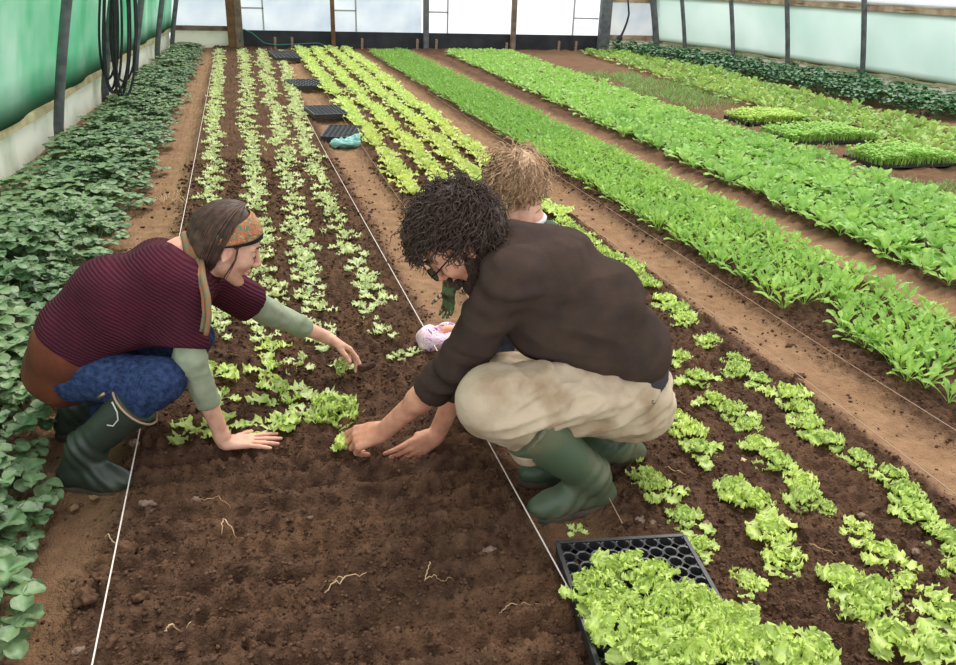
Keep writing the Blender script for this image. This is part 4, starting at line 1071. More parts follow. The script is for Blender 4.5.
# trousers
cuffn = nrm(An - Kn); tn = Kn + cuffn*0.17; tf = Kf + nrm(Af-Kf)*0.04
Tr = [cap(Hn, Kn, 0.104, 0.082, 0.05), cap(Hf, Kf, 0.104, 0.082, 0.05), cap(Kn + np.array([0.01, 0, 0]), tn, 0.080, 0.066, 0.04), cap(Kf, tf, 0.078, 0.062, 0.04),
      ell(at(630, 393, 2.09), (0.125, 0.17, 0.115), None, 0.06)]
def trf(V, N):
    for A0, B0 in ((Kn, Hn), (Kf, Hf)):
        d = nrm(B0 - A0); t = (V - A0) @ d; lat = (V - A0) @ nrm(np.cross(d, (0, 1, 0)))
        w_ = np.exp(-((t-0.10)/0.16)**2); w2 = np.exp(-((t-0.40)/0.09)**2)
        q = np.stack([t*5.0 + lat*4, lat*20 - t*7, V[:, 1]*9], 1)
        rg = 1 - np.abs(vn3(q, 1.0, 7) - 0.5)*4; rg = np.clip(rg, -0.4, 1)
        q2 = np.stack([t*9.0, lat*34 - t*12, V[:, 1]*14], 1); rg2 = np.clip(1 - np.abs(vn3(q2, 1.0, 9) - 0.5)*4, -0.3, 1)
        m_ = sstep(-0.12, 0.05, t)*(1 - sstep(0.5, 0.62, t))
        V = V + N*(1.0*m_*(0.013*rg + 0.006*rg2) + 0.003*w2*np.sin((t*0.9 - lat)*80 + 4*vn3(V, 6)))[:, None]
    return V
tr = cloth('trousers', Tr, 0.0055, M['khaki'], man, 0.004, 14, (1, 1.6, 1.0), 5, 1, trf)
# seams and rivets
seam = MB()
for (a, b) in (((640, 400), (655, 395)),):
    pass
for q in ((631, 402), (654, 403), (516, 413)):
    p = at(q[0], q[1], 1.872 if q[0] > 600 else 1.822)
    wobj('rivet', *tube([p, p + np.array([0, 0.01, 0])], 0.0045, 8), [M['metal']], tr)
boot(man, at(590, 474, 1.925), atz(612, 503, -0.035), atz(528, 520, -0.035), at(524, 424, 1.905), 0.098, M['boot_green'], 0, r_ank=0.056, cutn=(-0.75, -0.1, 0.45))
boot(man, atz(616, 446, 0.07), atz(642, 462, -0.035), atz(520, 484, -0.035), at(560, 405, 2.18), 0.088, M['boot_green'], 0, r_ank=0.05)
# beard, hair, glasses
bp = [cap(mh.p(0.0, 0.052*s_, -0.045), mh.p(0.062, 0.022*s_, -0.100), 0.028, 0.030, 0.02) for s_ in (1, -1)] + [cap(mh.p(0.004, 0.070*s_, -0.010), mh.p(0.018, 0.055*s_, -0.06), 0.014, 0.024, 0.02) for s_ in (1, -1)] + [ell(mh.p(0.072, 0, -0.105), (0.030, 0.036, 0.030), mh.axes(), 0.02)]
bp += [cap(mh.p(0.101, 0.004*s_, -0.046), mh.p(0.082, 0.032*s_, -0.068), 0.0065, 0.007, 0.01) for s_ in (1, -1)]
V, F_ = sdf_mesh(bp, 0.004); N = vnormals(V, F_); V = V + N*(0.007*(vn3(V, 110)-0.5) + 0.006*(vn3(V, 50, 2)-0.5))[:, None]
brd = wobj('beard', V, F_, [M['beard']], man)
rng = np.random.RandomState(5); ii = rng.choice(len(V), 900); pts = []
for i in ii:
    d = nrm(N[i]*0.6 + mh.d(0.2, 0, -0.9) + rng.normal(0, 0.35, 3)); L = rng.uniform(0.008, 0.018)
    pts.append(np.array([V[i], V[i] + d*L*0.5, V[i] + d*L + rng.normal(0, 0.001, 3)]))
Vb, Fb = locks(pts, None, 3, 0.0011, 0.0005, 3); wobj('beard_hairs', Vb, Fb, [M['hair_dark']], brd)
reg_m = lambda d: (d[2] > 0.5) or (d[0] < -0.05 and d[2] > -0.2) or (d[0] < -0.45 and d[2] > -0.6)
hb = [ell(mh.p(-0.018, 0, 0.052), np.array([0.103, 0.088, 0.092])*1.06, mh.axes(), 0.02), ell(mh.p(-0.055, 0, 0.0), np.array([0.068, 0.078, 0.07])*1.06, mh.axes(), 0.03), ell(mh.p(0.05, 0, 0.105), np.array([0.05, 0.06, 0.028])*1.06, mh.axes(), 0.03)]
V, F_ = sdf_mesh(hb, 0.005); N = vnormals(V, F_); V = V + N*(0.012*(vn3(V, 40)-0.5) + 0.008*(vn3(V, 90)-0.5))[:, None]
hm = wobj('hair', V, F_, [M['hair_dark']], man)
Vh, Fh = curly(mh, 1500, 0.085, 0.0095, 0.0022, 9, reg_m, 0.02, 0.5, rad=(0.108, 0.090, 0.098), cyc=1.7); wobj('curls', Vh, Fh, [M['hair_dark']], hm)
# overhanging fringe curls
gl = MB()
for sg in (1, -1):
    th = np.linspace(0, 2*PI, 20, endpoint=False)
    gl.tube([mh.p(0.112 - 0.1*abs(0.026*math.cos(a))*1, (0.033 + 0.026*math.cos(a))*sg, 0.004 + 0.018*math.sin(a)) for a in th], 0.0022, 6, True)
    gl.tube([mh.p(0.109, 0.058*sg, 0.012), mh.p(0.09, 0.073*sg, 0.013), mh.p(0.02, 0.083*sg, 0.016), mh.p(-0.01, 0.084*sg, 0.012)], 0.0024, 6)
gl.tube([mh.p(0.111, 0.009, 0.008), mh.p(0.116, 0, 0.011), mh.p(0.111, -0.009, 0.008)], 0.0022, 6)
gob = gl.build('glasses', M['frame_black'], man, smooth=True)
for sg in (1, -1):
    th = np.linspace(0, 2*PI, 20, endpoint=False)
    ring = [mh.p(0.111 - 0.1*abs(0.026*math.cos(a)), (0.033 + 0.024*math.cos(a))*sg, 0.004 + 0.0165*math.sin(a)) for a in th]
    ring2 = [r_ + mh.f*0.0015 for r_ in ring]
    vv = ring + ring2; ff = [tuple(range(20))[::-1], tuple(range(20, 40))] + [(i, (i+1) % 20, 20+(i+1) % 20, 20+i) for i in range(20)]
    wobj('lens', vv, ff, [M['lens']], gob, False)

# ============ the woman ============
wom = empty('person', (-0.45, 2.5, -0.04)); tag(wom, 'person in maroon knit sweater and patterned headband crouching on the left, pressing one hand down', 'person')
wk, wkf = at(160, 381, 2.36), at(193, 338, 2.72)
whp, whf = at(58, 372, 2.52), at(62, 352, 2.72)
wa = at(84, 452, 2.38); waf = np.array([-0.62, 2.72, 0.05])
wh = Head(at(226, 246, 2.60), (0.90, 0.08, -0.40), (0.42, 0.02, 0.9), 1.0)
wnb = at(186, 262, 2.6)
wsn, wsf = at(188, 290, 2.47), at(205, 276, 2.74)
wen, wwn = at(190, 358, 2.40), at(222, 436, 2.43)
wef, wwf = at(268, 312, 2.86), at(328, 338, 2.93)
body = wh.prims()
body += [cap(wh.p(-0.02, 0, -0.05), wnb, 0.046, 0.052, 0.03), cap(wnb, at(120, 300, 2.6), 0.08, 0.1, 0.05), cap(at(120, 300, 2.6), at(65, 358, 2.62), 0.10, 0.105, 0.05),
         cap(wsn, wsf, 0.042, 0.042, 0.04), cap(wsn, wen, 0.042, 0.036, 0.03), cap(wen, wwn, 0.036, 0.0245, 0.02),
         cap(wsf, wef, 0.042, 0.036, 0.03), cap(wef, wwf, 0.036, 0.025, 0.02),
         cap(whp, wk, 0.07, 0.05, 0.04), cap(whf, wkf, 0.07, 0.05, 0.04), cap(wk, wa, 0.046, 0.034, 0.03), cap(wkf, waf, 0.046, 0.034, 0.03)]
fw = nrm(atz(262, 447, 0.022) - wwn); Wg = np.array([wwn[0]+0.004, wwn[1], 0.036])
body += [cap(wwn, Wg, 0.025, 0.022, 0.015)]
body += hand(Wg, (1.0, 0.02, -0.10), (0, 0, -1), (0.1, 1, 0), [(0.02, 0.05, 0.02)]*4, 0.97, 0.22, thumb_c=(0, 0.1, 0.1), tdir=(0.7, 0.7, -0.1), r=0.92)
ff_ = nrm(at(360, 358, 2.92) - wwf)
body += hand(wwf + ff_*0.004, ff_, (-0.25, -0.45, -0.85), (0.2, -0.75, -0.5), [(0.35, 0.25, 0.2), (0.5, 0.35, 0.3), (0.7, 0.5, 0.4), (0.85, 0.6, 0.4)], 0.97, 0.08, thumb_c=(0.0, 0.3, 0.3), tdir=nrm(at(362, 378, 2.84) - wwf), r=0.92)
V, F_ = sdf_mesh(body, 0.0036); V = relax(V, F_, 1, 0.35)
wobj('body', V, F_, [M['skin']], wom)
wh.lips(wom); wh.eyes(wom); wh.brows(wom, M['hair_brown'], 0.003)
# knit sweater, elbow-length wide sleeves
K = [cap(at(160, 280, 2.50), at(160, 272, 2.70), 0.108, 0.105, 0.06), cap(at(112, 303, 2.52), at(112, 297, 2.70), 0.135, 0.13, 0.06), cap(at(78, 338, 2.52), at(80, 332, 2.70), 0.122, 0.120, 0.06),
     cap(at(135, 312, 2.5), at(135, 305, 2.68), 0.105, 0.10, 0.05), cap(wsn, wsf, 0.066, 0.066, 0.05)]
hp, hn = at(66, 352, 2.5), nrm([-0.5, 0.0, -0.86])
K = [(p[0], p[1], p[2], p[3], p[4], p[5], [(hp, hn)]) for p in K]
sc1 = wsn + (wen - wsn)*0.83; sd1 = nrm(nrm(wen - wsn) + np.array([-0.1, 0, 0]))
K += [cap(wsn + np.array([-0.02, 0, 0.0]), wen + np.array([-0.03, 0, -0.05]), 0.076, 0.086, 0.035, cuts=[(sc1, sd1)])]
sd2 = nrm(wef - wsf); sc2 = wsf + (wef - wsf)*0.72
K += [cap(wsf, wef + sd2*0.05, 0.068, 0.072, 0.04, cuts=[(sc2, sd2)])]
kn = cloth('knit_sweater', K, 0.0065, M['knit'], wom, 0.009, 6, (1, 1, 1), 8, 2)
cloth('sleeve', [cap(wsn, wen, 0.05, 0.046, 0.03), cap(wen, wen + (wwn-wen)*0.62, 0.046, 0.036, 0.02, cuts=[(wen + (wwn-wen)*0.58, nrm(wwn-wen))])], 0.005, M['sage'], wom, 0.005, 28, (1, 1, 0.8), 3)
cloth('sleeve', [cap(wsf, wef, 0.05, 0.047, 0.03), cap(wef, wef + (wwf-wef)*0.72, 0.047, 0.038, 0.02, cuts=[(wef + (wwf-wef)*0.64, nrm(wwf-wef))])], 0.005, M['sage'], wom, 0.004, 28, (1, 1, 0.8), 4)
cloth('skirt', [ell(at(68, 362, 2.62), (0.114, 0.175, 0.126), None, 0.05), cap(at(68, 352, 2.5), at(92, 342, 2.5), 0.110, 0.09, 0.04), cap(at(70, 352, 2.7), at(90, 342, 2.7), 0.110, 0.09, 0.04), cap(at(55, 374, 2.53), at(55, 372, 2.72), 0.078, 0.078, 0.05)], 0.0065, M['rust'], wom, 0.008, 10, (1.5, 1, 0.6), 2)
lg = cloth('leggings', [cap(whp + (wk-whp)*0.18, wk, 0.084, 0.066, 0.05), cap(whf + (wkf-whf)*0.18, wkf, 0.08, 0.064, 0.05), cap(wk, wk + (wa-wk)*0.5, 0.064, 0.052, 0.03), cap(wkf, waf, 0.062, 0.045, 0.03), ell(at(80, 356, 2.62), (0.08, 0.12, 0.08), None, 0.05)], 0.006, M['denim'], wom, 0.006, 16, (1, 1, 1.3), 6)
b = boot(wom, at(86, 446, 2.40), atz(62, 486, -0.045), atz(133, 492, -0.045), wk + (wa-wk)*0.30, 0.074, M['boot_dark'], 0, r_ank=0.05)
boot(wom, waf + np.array([0, 0, 0.03]), np.array([-0.70, 2.72, -0.04]), np.array([-0.42, 2.74, -0.04]), wkf + (waf-wkf)*0.35, 0.068, M['boot_dark'], 0)
# strap and rim on the near boot
ta = wk + (wa-wk)*0.32; axb = nrm(wa-wk); e1 = nrm(np.cross(axb, (0, 1, 0))); e2 = np.cross(axb, e1)
wobj('boot_rim', *tube([ta + 0.079*(math.cos(a)*e1 + math.sin(a)*e2) for a in np.linspace(0, 2*PI, 40, endpoint=False)], 0.0035, 6, True), [M['string_dim']], b)
st = [at(112, 402, 2.300), at(117, 412, 2.298), at(118, 420, 2.300), at(113, 426, 2.305), at(107, 425, 2.31)]
wobj('boot_cord', *tube(st, 0.0022, 5), [M['base_white']], b)
wobj('buckle', *tube([at(98, 398, 2.318), at(105, 393, 2.313)], 0.006, 6), [M['metal']], b)
# hair: smooth bob
A_ = wh.axes()
hb = [ell(wh.p(-0.020, 0, 0.050), (0.101, 0.085, 0.088), A_, 0.02), ell(wh.p(-0.062, 0, -0.005), (0.060, 0.078, 0.072), A_, 0.03), ell(wh.p(-0.055, 0.0, -0.045), (0.045, 0.072, 0.045), A_, 0.03)]
V, F_ = sdf_mesh(hb, 0.005); N = vnormals(V, F_)
hair = wobj('hair', V, F_, [M['hair_brown']], wom)
rng = np.random.RandomState(21); pts = []
for i in range(700):
    az = math.radians(rng.uniform(93, 267)); side = math.sin(az); back = math.cos(az)
    bot = rng.uniform(-0.095, -0.06) if abs(side) < 0.9 else rng.uniform(-0.075, -0.03); off = rng.uniform(1.02, 1.13)
    a_ = []
    for t in np.linspace(0, 1, 12):
        el = math.radians(88 - 88*min(1, t*1.45)); rr_ = off*math.cos(el)
        x, y = -0.020 + 0.102*rr_*back + 0.03*(1-t), 0.088*rr_*side; z = 0.046 + 0.092*off*math.sin(el)
        if t > 0.69: z = 0.046 + (bot-0.046)*(t-0.69)/0.31; k_ = 1 - 0.14*(t-0.69)/0.31; x, y = -0.020 + (x+0.020)*k_, y*k_
        a_.append(wh.p(x, y, z) + rng.normal(0, 0.0006, 3))
    pts.append(np.array(a_))
for i in range(3):   # wisps in front of the ear
    o_ = rng.uniform(-0.004, 0.004)
    for sg in (1, -1): pts.append(np.array([wh.p(0.02+o_, 0.078*sg, 0.03), wh.p(0.026+o_, 0.080*sg, -0.01), wh.p(0.022+o_*2, 0.076*sg, -0.045), wh.p(0.016+o_*3, 0.07*sg, -0.08)]))
Vh, Fh = locks(pts, None, 12, 0.0024, 0.0012, 5); wobj('strands', Vh, Fh, [M['hair_brown']], hair)
# headband
def band(name, m, s0, s1, off, par, a0=-108, a1=108, taper=0.55):
    n1 = np.array([0.80, 0, 0.60]); w1 = np.array([-0.60, 0, 0.80]); VV = []; n_ = 48; mS = 8
    for lay in (0, 1):
        for i in range(n_+1):
            th = math.radians(a0 + (a1-a0)*i/n_); wd = 1 - taper*abs(th/math.radians(108))**1.5
            for j in range(mS+1):
                s_ = (s0 + (s1-s0)*j/mS)*wd
                d = nrm(n1*math.cos(th) + np.array([0, 1, 0])*math.sin(th) + w1*s_)
                k_ = off + 0.03*lay + 0.012*math.sin(j*2.2 + 5*th)
                VV.append(wh.p(-0.012 + 0.104*k_*d[0], 0.0865*k_*d[1], 0.040 + 0.094*k_*d[2]))
    q = (n_+1)*(mS+1); FF = []
    for i in range(n_):
        for j in range(mS):
            a = i*(mS+1)+j; FF += [(a, a+1, a+mS+2, a+mS+1), (q+a+mS+1, q+a+mS+2, q+a+1, q+a)]
        for j in (0, mS):
            a = i*(mS+1)+j; FF.append((a, a+mS+1, q+a+mS+1, q+a) if j == 0 else (q+a, q+a+mS+1, a+mS+1, a))
    return wobj(name, VV, FF, [m], par)
hbnd = band('headband', M['headband'], -0.22, 0.58, 1.06, wom); band('headband_edge', M['band_black'], -0.42, -0.20, 1.045, hbnd, taper=0.7)
# scarf round the neck with a hanging end
sca = []; c0 = wh.p(-0.02, 0, -0.05)*0.35 + wnb*0.65; nd = nrm(wh.p(-0.02, 0, -0.05) - wnb); e1 = nrm(np.cross(nd, (0, 1, 0))); e2 = np.cross(nd, e1)
for k_ in range(3):
    ring = [c0 + nd*(0.016*(k_-1)) + (0.080 - 0.004*k_)*(math.cos(a)*e1*1.05 + math.sin(a)*e2) + nd*0.006*math.sin(2*a+k_) for a in np.linspace(0, 2*PI, 36, endpoint=False)]
    sca.append((ring, 0.0135, True))
hang = [at(201, 262, 2.51), at(203, 278, 2.42), at(208, 298, 2.375), at(209, 318, 2.35), at(206, 335, 2.345)]
tt = np.linspace(0, 1, 16); hh_ = np.stack([np.interp(tt, np.linspace(0, 1, 5), [p[i] for p in hang]) for i in range(3)], 1)
sca.append((hh_, np.linspace(0.010, 0.008, 16), False)); sca.append((hh_ + np.array([-0.012, 0.02, 0.004]), np.linspace(0.010, 0.007, 16), False))
mb = MB()
for pts_, r_, cl in sca: mb.tube(pts_, r_, 10, cl)
mb.build('scarf', M['scarf'], wom, smooth=True)
# soil plug and seedling held in the far hand; seedling in the man's hand
def held(name, p0, az, elev, s, label, seed, plug=None, mname='lettuce_b'):
    rng = np.random.RandomState(seed); pm = PM()
    for i in range(6): pm.add(leaf(rng, 0.072*s*rng.uniform(0.8, 1.1), 0.024*s, az + rng.normal(0, 0.35), elev + rng.normal(0, 0.35), 0.5, 'frill', 13, 7, ruff=0.0065*s, cup=0.25, stem=0.35, freq=3))
    V, Q_, a = pm.arrays(-1)
    e = empty(name, p0); tag(e, label, 'lettuce seedling')
    wobj('leaves', V + np.array(p0), Q_, [M[mname]], e, True, None, {'rib': a})
    if plug is not None:
        V, F_ = sdf_mesh([cap(plug[0], plug[1], 0.017, 0.012, 0.004)], 0.004); N = vnormals(V, F_); V = V + N*(0.007*(vn3(V, 120)-0.5))[:, None]
        wobj('soil_plug', V, F_, [M['mud']], e)
hp_ = at(352, 367, 2.875)
held('lettuce_seedling', hp_, math.pi, -0.1, 0.9, 'small lettuce seedling with its dark soil plug held in the maroon-sweatered person\'s far hand', 3, (at(362, 368, 2.87), at(373, 365, 2.87)))
held('lettuce_seedling', atz(349, 450, 0.02), 2.6, 0.6, 0.85, 'small lettuce seedling being set in the soil by the bearded person\'s fingers', 8, (atz(350, 451, 0.012), atz(352, 453, -0.01)))

# ============ the child ============
chd = empty('person', (0.98, 2.78, -0.03)); tag(chd, 'small curly-haired child in dark green vest, seen from behind the crouching bearded person', 'person')
ch = Head(at(516, 184, 2.75), (-0.42, 0.86, -0.28), (-0.16, 0.2, 0.96), 0.86)
cnb = at(524, 218, 2.73); cpel = np.array([1.03, 2.80, 0.36])
csr, csl = at(548, 232, 2.70), at(497, 232, 2.76)
hnd = at(449, 290, 2.78); elb = at(475, 262, 2.79)
knR, knL = np.array([1.05, 2.83, 0.17]), np.array([0.93, 2.84, 0.17])
ftR, ftL = np.array([1.08, 2.80, 0.0]), np.array([0.92, 2.82, 0.0])
body = ch.prims()
body += [cap(ch.p(-0.02, 0, -0.05), cnb, 0.040, 0.042, 0.02), cap(cnb, cpel, 0.07, 0.085, 0.04), cap(csr, csl, 0.035, 0.035, 0.03), cap(csl, elb, 0.031, 0.026, 0.02), cap(elb, hnd, 0.026, 0.019, 0.02),
         cap(csr, csr + np.array([0.05, 0.02, -0.14]), 0.031, 0.026, 0.02), cap(csr + np.array([0.05, 0.02, -0.14]), csr + np.array([0.0, 0.06, -0.26]), 0.026, 0.02, 0.02),
         cap(cpel + np.array([0.045, 0, 0]), knR, 0.055, 0.042, 0.03), cap(cpel - np.array([0.045, 0, 0]), knL, 0.055, 0.042, 0.03), cap(knR, ftR, 0.04, 0.03, 0.02), cap(knL, ftL, 0.04, 0.03, 0.02)]
fc = nrm(at(448, 312, 2.80) - hnd)
body += hand(hnd, fc, (-0.3, -0.2, -0.2), (-1, 0, 0), [(0.2, 0.2, 0.1)]*4, 0.62, 0.1, thumb_c=(0, 0.1, 0.1), tdir=(-0.75, 0, -0.65))
hr = csr + np.array([0.0, 0.06, -0.26]); body += hand(hr, (0, 0.3, -1), (-1, 0, 0), (0, 1, 0), [(0.3, 0.3, 0.2)]*4, 0.62)
V, F_ = sdf_mesh(body, 0.0036); V = relax(V, F_, 1, 0.35)
wobj('body', V, F_, [M['skin']], chd)
ch.lips(chd); ch.eyes(chd); ch.brows(chd, M['hair_child'], 0.002)
cloth('vest', [cap(cnb + np.array([0.0, 0, -0.05]), cpel, 0.088, 0.105, 0.04, cuts=[(cnb + np.array([0, 0, -0.012]), (0.25, -0.1, 0.95))]), cap(csr, csl, 0.043, 0.043, 0.03)], 0.006, M['vest_green'], chd, 0.004, 16)
cloth('sleeve', [cap(csl, elb, 0.040, 0.034, 0.02), cap(elb, elb+(hnd-elb)*0.75, 0.034, 0.028, 0.02)], 0.005, M['vest_green'], chd, 0.004, 20)
cloth('sleeve', [cap(csr, csr + np.array([0.05, 0.02, -0.14]), 0.040, 0.034, 0.02), cap(csr + np.array([0.05, 0.02, -0.14]), csr + np.array([0.01, 0.055, -0.24]), 0.034, 0.028, 0.02)], 0.005, M['vest_green'], chd, 0.004, 20)
cax = nrm(ch.p(-0.02, 0, -0.05) - cnb); ce1 = nrm(np.cross(cax, (0, 1, 0))); ce2 = np.cross(cax, ce1); cc = cnb + cax*0.004
wobj('collar', *tube([cc + np.array([0.0, 0, -0.012]) + 0.066*(math.cos(a)*ce1*1.15 + math.sin(a)*ce2) for a in np.linspace(0, 2*PI, 30, endpoint=False)], 0.010, 8, True), [M['white_cloth']], chd)
wobj('collar_trim', *tube([cc + np.array([0.0, 0, 0.002]) + 0.060*(math.cos(a)*ce1*1.1 + math.sin(a)*ce2) for a in np.linspace(0, 2*PI, 30, endpoint=False)], 0.006, 8, True), [M['red_cloth']], chd)
cloth('trousers', [cap(cpel + np.array([0.045, 0, 0]), knR, 0.068, 0.054, 0.03), cap(cpel - np.array([0.045, 0, 0]), knL, 0.068, 0.054, 0.03), cap(knR, ftR + np.array([0, 0, .05]), 0.052, 0.042, 0.02), cap(knL, ftL + np.array([0, 0, .05]), 0.052, 0.042, 0.02)], 0.006, M['shirt_navy'], chd, 0.004, 16)
for ft in (ftR, ftL):
    cloth('shoe', [cap(ft + np.array([0, -0.02, 0.002]), ft + np.array([-0.02, 0.07, -0.004]), 0.034, 0.032, 0.02)], 0.005, M['boot_dark'], chd)
gp = [cap(hnd - fc*0.035, hnd, 0.025, 0.026, 0.01)] + hand(hnd, fc, (-0.3, -0.2, -0.2), (-1, 0, 0), [(0.2, 0.2, 0.1)]*4, 0.66, 0.1, thumb_c=(0, 0.1, 0.1), tdir=(-0.75, 0, -0.65), r=1.25)
cloth('glove', gp, 0.0035, M['glove'], chd)
hb = [ell(ch.p(-0.02, 0, 0.045), np.array([0.108, 0.098, 0.092])*0.9, ch.axes(), 0.02), ell(ch.p(-0.05, 0, -0.01), np.array([0.075, 0.09, 0.07])*0.9, ch.axes(), 0.03)]
V, F_ = sdf_mesh(hb, 0.005); N = vnormals(V, F_); V = V + N*(0.010*(vn3(V, 45)-0.5) + 0.006*(vn3(V, 90)-0.5))[:, None]
hc = wobj('hair', V, F_, [M['hair_child']], chd)
reg_c = lambda d: d[2] > 0.35 or (d[0] < 0.35 and d[2] > -0.62)
Vh, Fh = curly(ch, 850, 0.100, 0.008, 0.0030, 19, reg_c, 0.03, 0.8, rad=(0.103, 0.092, 0.092), cyc=2.2); wobj('curls', Vh, Fh, [M['hair_child']], hc)
# ---------------- trays, bag, soil litter ----------------
def module_tray(name, corner, ex, ey, w, d, ncx, ncy, hgt, label, group=None, z=None, ridged=False):
    """plug tray: ex, ey unit vectors on the ground, w x d, cells as open cups"""
    c = np.array([corner[0], corner[1], 0.0]); ex = np.array([ex[0], ex[1], 0.0]); ey = np.array([ey[0], ey[1], 0.0])
    gx_ = np.array([(c + ex*w*a + ey*d*b)[:2] for a in np.linspace(0, 1, 12) for b in np.linspace(0, 1, 12)]); z0 = float(np.percentile(H(gx_[:, 0], gx_[:, 1]), 96)) if z is None else z
    t = empty(name, (c + ex*w/2 + ey*d/2)[:2].tolist() + [z0]); tag(t, label, 'tray', group)
    def W(a, b, zz): return c + ex*a + ey*b + np.array([0, 0, z0 + zz])
    mb = MB()
    # outer rim and skirt
    for (a0, b0, a1, b1) in ((0, 0, w, 0), (w, 0, w, d), (w, d, 0, d), (0, d, 0, 0)):
        p, q = W(a0, b0, hgt), W(a1, b1, hgt); mb.beam(p, q, 0.012, 0.006); 
        dn = np.array([0, 0, -hgt/2]); mb.beam(p+dn, q+dn, 0.004, hgt)
    mb.build('rim', M['black_plastic'], t, bevel=0.001)
    V, Fq = [], []; cw, cd = w/ncx, d/ncy; K = 8
    for i in range(ncx):
        for j in range(ncy):
            b0 = len(V); cx_, cy_ = (i+0.5)*cw, (j+0.5)*cd
            sq = []; r1 = []; r2 = []
            for k in range(K):
                a = (k+0.5)/K*2*PI; ca, sa = math.cos(a), math.sin(a); m_ = max(abs(ca), abs(sa))
                sq.append(W(cx_ + ca/m_*cw/2, cy_ + sa/m_*cd/2, hgt)); r1.append(W(cx_ + ca*cw*0.43, cy_ + sa*cd*0.43, hgt - 0.001)); r2.append(W(cx_ + ca*cw*0.28, cy_ + sa*cd*0.28, 0.004))
            # square corners between the octagon samples
            V += sq + r1 + r2
            for k in range(K):
                l = (k+1) % K
                Fq += [(b0+k, b0+l, b0+K+l, b0+K+k), (b0+K+k, b0+K+l, b0+2*K+l, b0+2*K+k)]
            Fq.append(tuple(b0+2*K+k for k in range(K)))
    wobj('cells', V, Fq, [M['black_plastic']], t, False)
    return t, W, z0
c0 = atz(557, 541, 0.065); c1 = atz(684, 534, 0.065); c2 = atz(606, 672, 0.065)
ex = nrm(c1[:2]-c0[:2]); ey = nrm(c2[:2]-c0[:2]); ey = nrm(ey - ex*np.dot(ex, ey))
wid = np.linalg.norm(c1-c0)
t1, W1, z1 = module_tray('plug_tray', c0, ex, ey, wid, 0.54, 9, 13, 0.045, 'black multi-cell tray heaped with bright lettuce plants at the bottom edge')
# lettuces heaped in the tray: pixel footprints of the pile
rng = np.random.RandomState(12); k = 0
heap = [(575, 582), (600, 560), (628, 552), (650, 566), (600, 594), (612, 580), (640, 580), (668, 588), (690, 592), (605, 605), (630, 600), (658, 600), (686, 603), (712, 600), (735, 612),
        (612, 622), (640, 622), (668, 624), (698, 624), (728, 626), (755, 630), (778, 638), (640, 642), (668, 644), (700, 645), (732, 646), (768, 650), (684, 634), (648, 632), (640, 612), (700, 612), (672, 645), (735, 640), (590, 574), (800, 648)]
hl = {(575, 582): 'curly lettuce at the left tip of the tray heap', (628, 552): 'curly lettuce at the top of the tray heap, by the empty cells', (800, 648): 'curly lettuce at the right tip of the tray heap', (612, 622): 'curly lettuce hanging over the left side of the tray'}
for (px, py) in heap:
    hz = 0.058 + rng.uniform(0.0, 0.02) + (0.015 if 610 < px < 740 and py > 585 else 0)
    if px > 760: hz = 0.03
    p = atz(px + 5, py + 1, hz + 0.04)
    plant('lettuce', 'heap', 'lettuce_t', p[0], p[1], rng.uniform(0.46, 0.62), hl.get((px, py), 'loose bright curly lettuce in the heap on the near tray'), 'lettuce', 'lettuces heaped in the near tray' , z=hz, tilt=(rng.uniform(-0.6, 0.6), rng.uniform(-0.5, 0.5)))
for (px, py, s_, lab) in [(574, 549, 0.45, 'tiny leftover lettuce at the far left corner of the near tray'), (812, 652, 0.8, 'small lettuce on the soil just right of the near tray'), (705, 548, 0.5, 'tiny lettuce beside the far right corner of the near tray')]:
    p = atz(px, py, 0.0); plant('lettuce', 'seedling', 'lettuce_b', p[0], p[1], s_, lab, 'lettuce', None, z=(0.06 if px < 600 else None))
# trays lying along the path at the back
def far_tray(px0, py0, px1, py1, depth, nx_, ny_, label):
    a = atz(px0, py0, 0.0); b = atz(px1, py1, 0.0); e1 = nrm(b[:2]-a[:2]); e2 = np.array([-e1[1], e1[0]])
    return module_tray('plug_tray', a, e1, e2, float(np.linalg.norm(b-a)), depth, nx_, ny_, 0.05, label, 'empty trays on the path')
far_tray(321, 143, 361, 144, 0.62, 8, 10, 'black cell tray nearest of the far trays, beside crumpled turquoise plastic')
far_tray(315, 121, 349, 120, 0.62, 8, 10, 'black cell tray second of the far trays on the path')
a = atz(302, 92, 0.0)
t, _, _ = far_tray(299, 91, 331, 90, 0.7, 6, 6, 'black tray third of the far trays, standing on its side')
t, _, _ = far_tray(277, 62, 302, 62, 1.3, 6, 8, 'black tray farthest on the path, close to the two stakes')
# crumpled turquoise plastic
p = atz(345, 145, 0.0)
V, F_ = sdf_mesh([ell((p[0], p[1], 0.02), (0.15, 0.09, 0.035), None, 0.02), ell((p[0]+0.08, p[1]+0.03, 0.04), (0.07, 0.06, 0.035), None, 0.02)], 0.012); N = vnormals(V, F_)
V = V + N*(0.05*(vn3(V, 14)-0.5) + 0.03*(vn3(V, 40)-0.5))[:, None]
tag(wobj('plastic_wrap', V, F_, [M['turquoise']], None, False), 'crumpled turquoise plastic lying against the nearest far tray', 'plastic wrap')
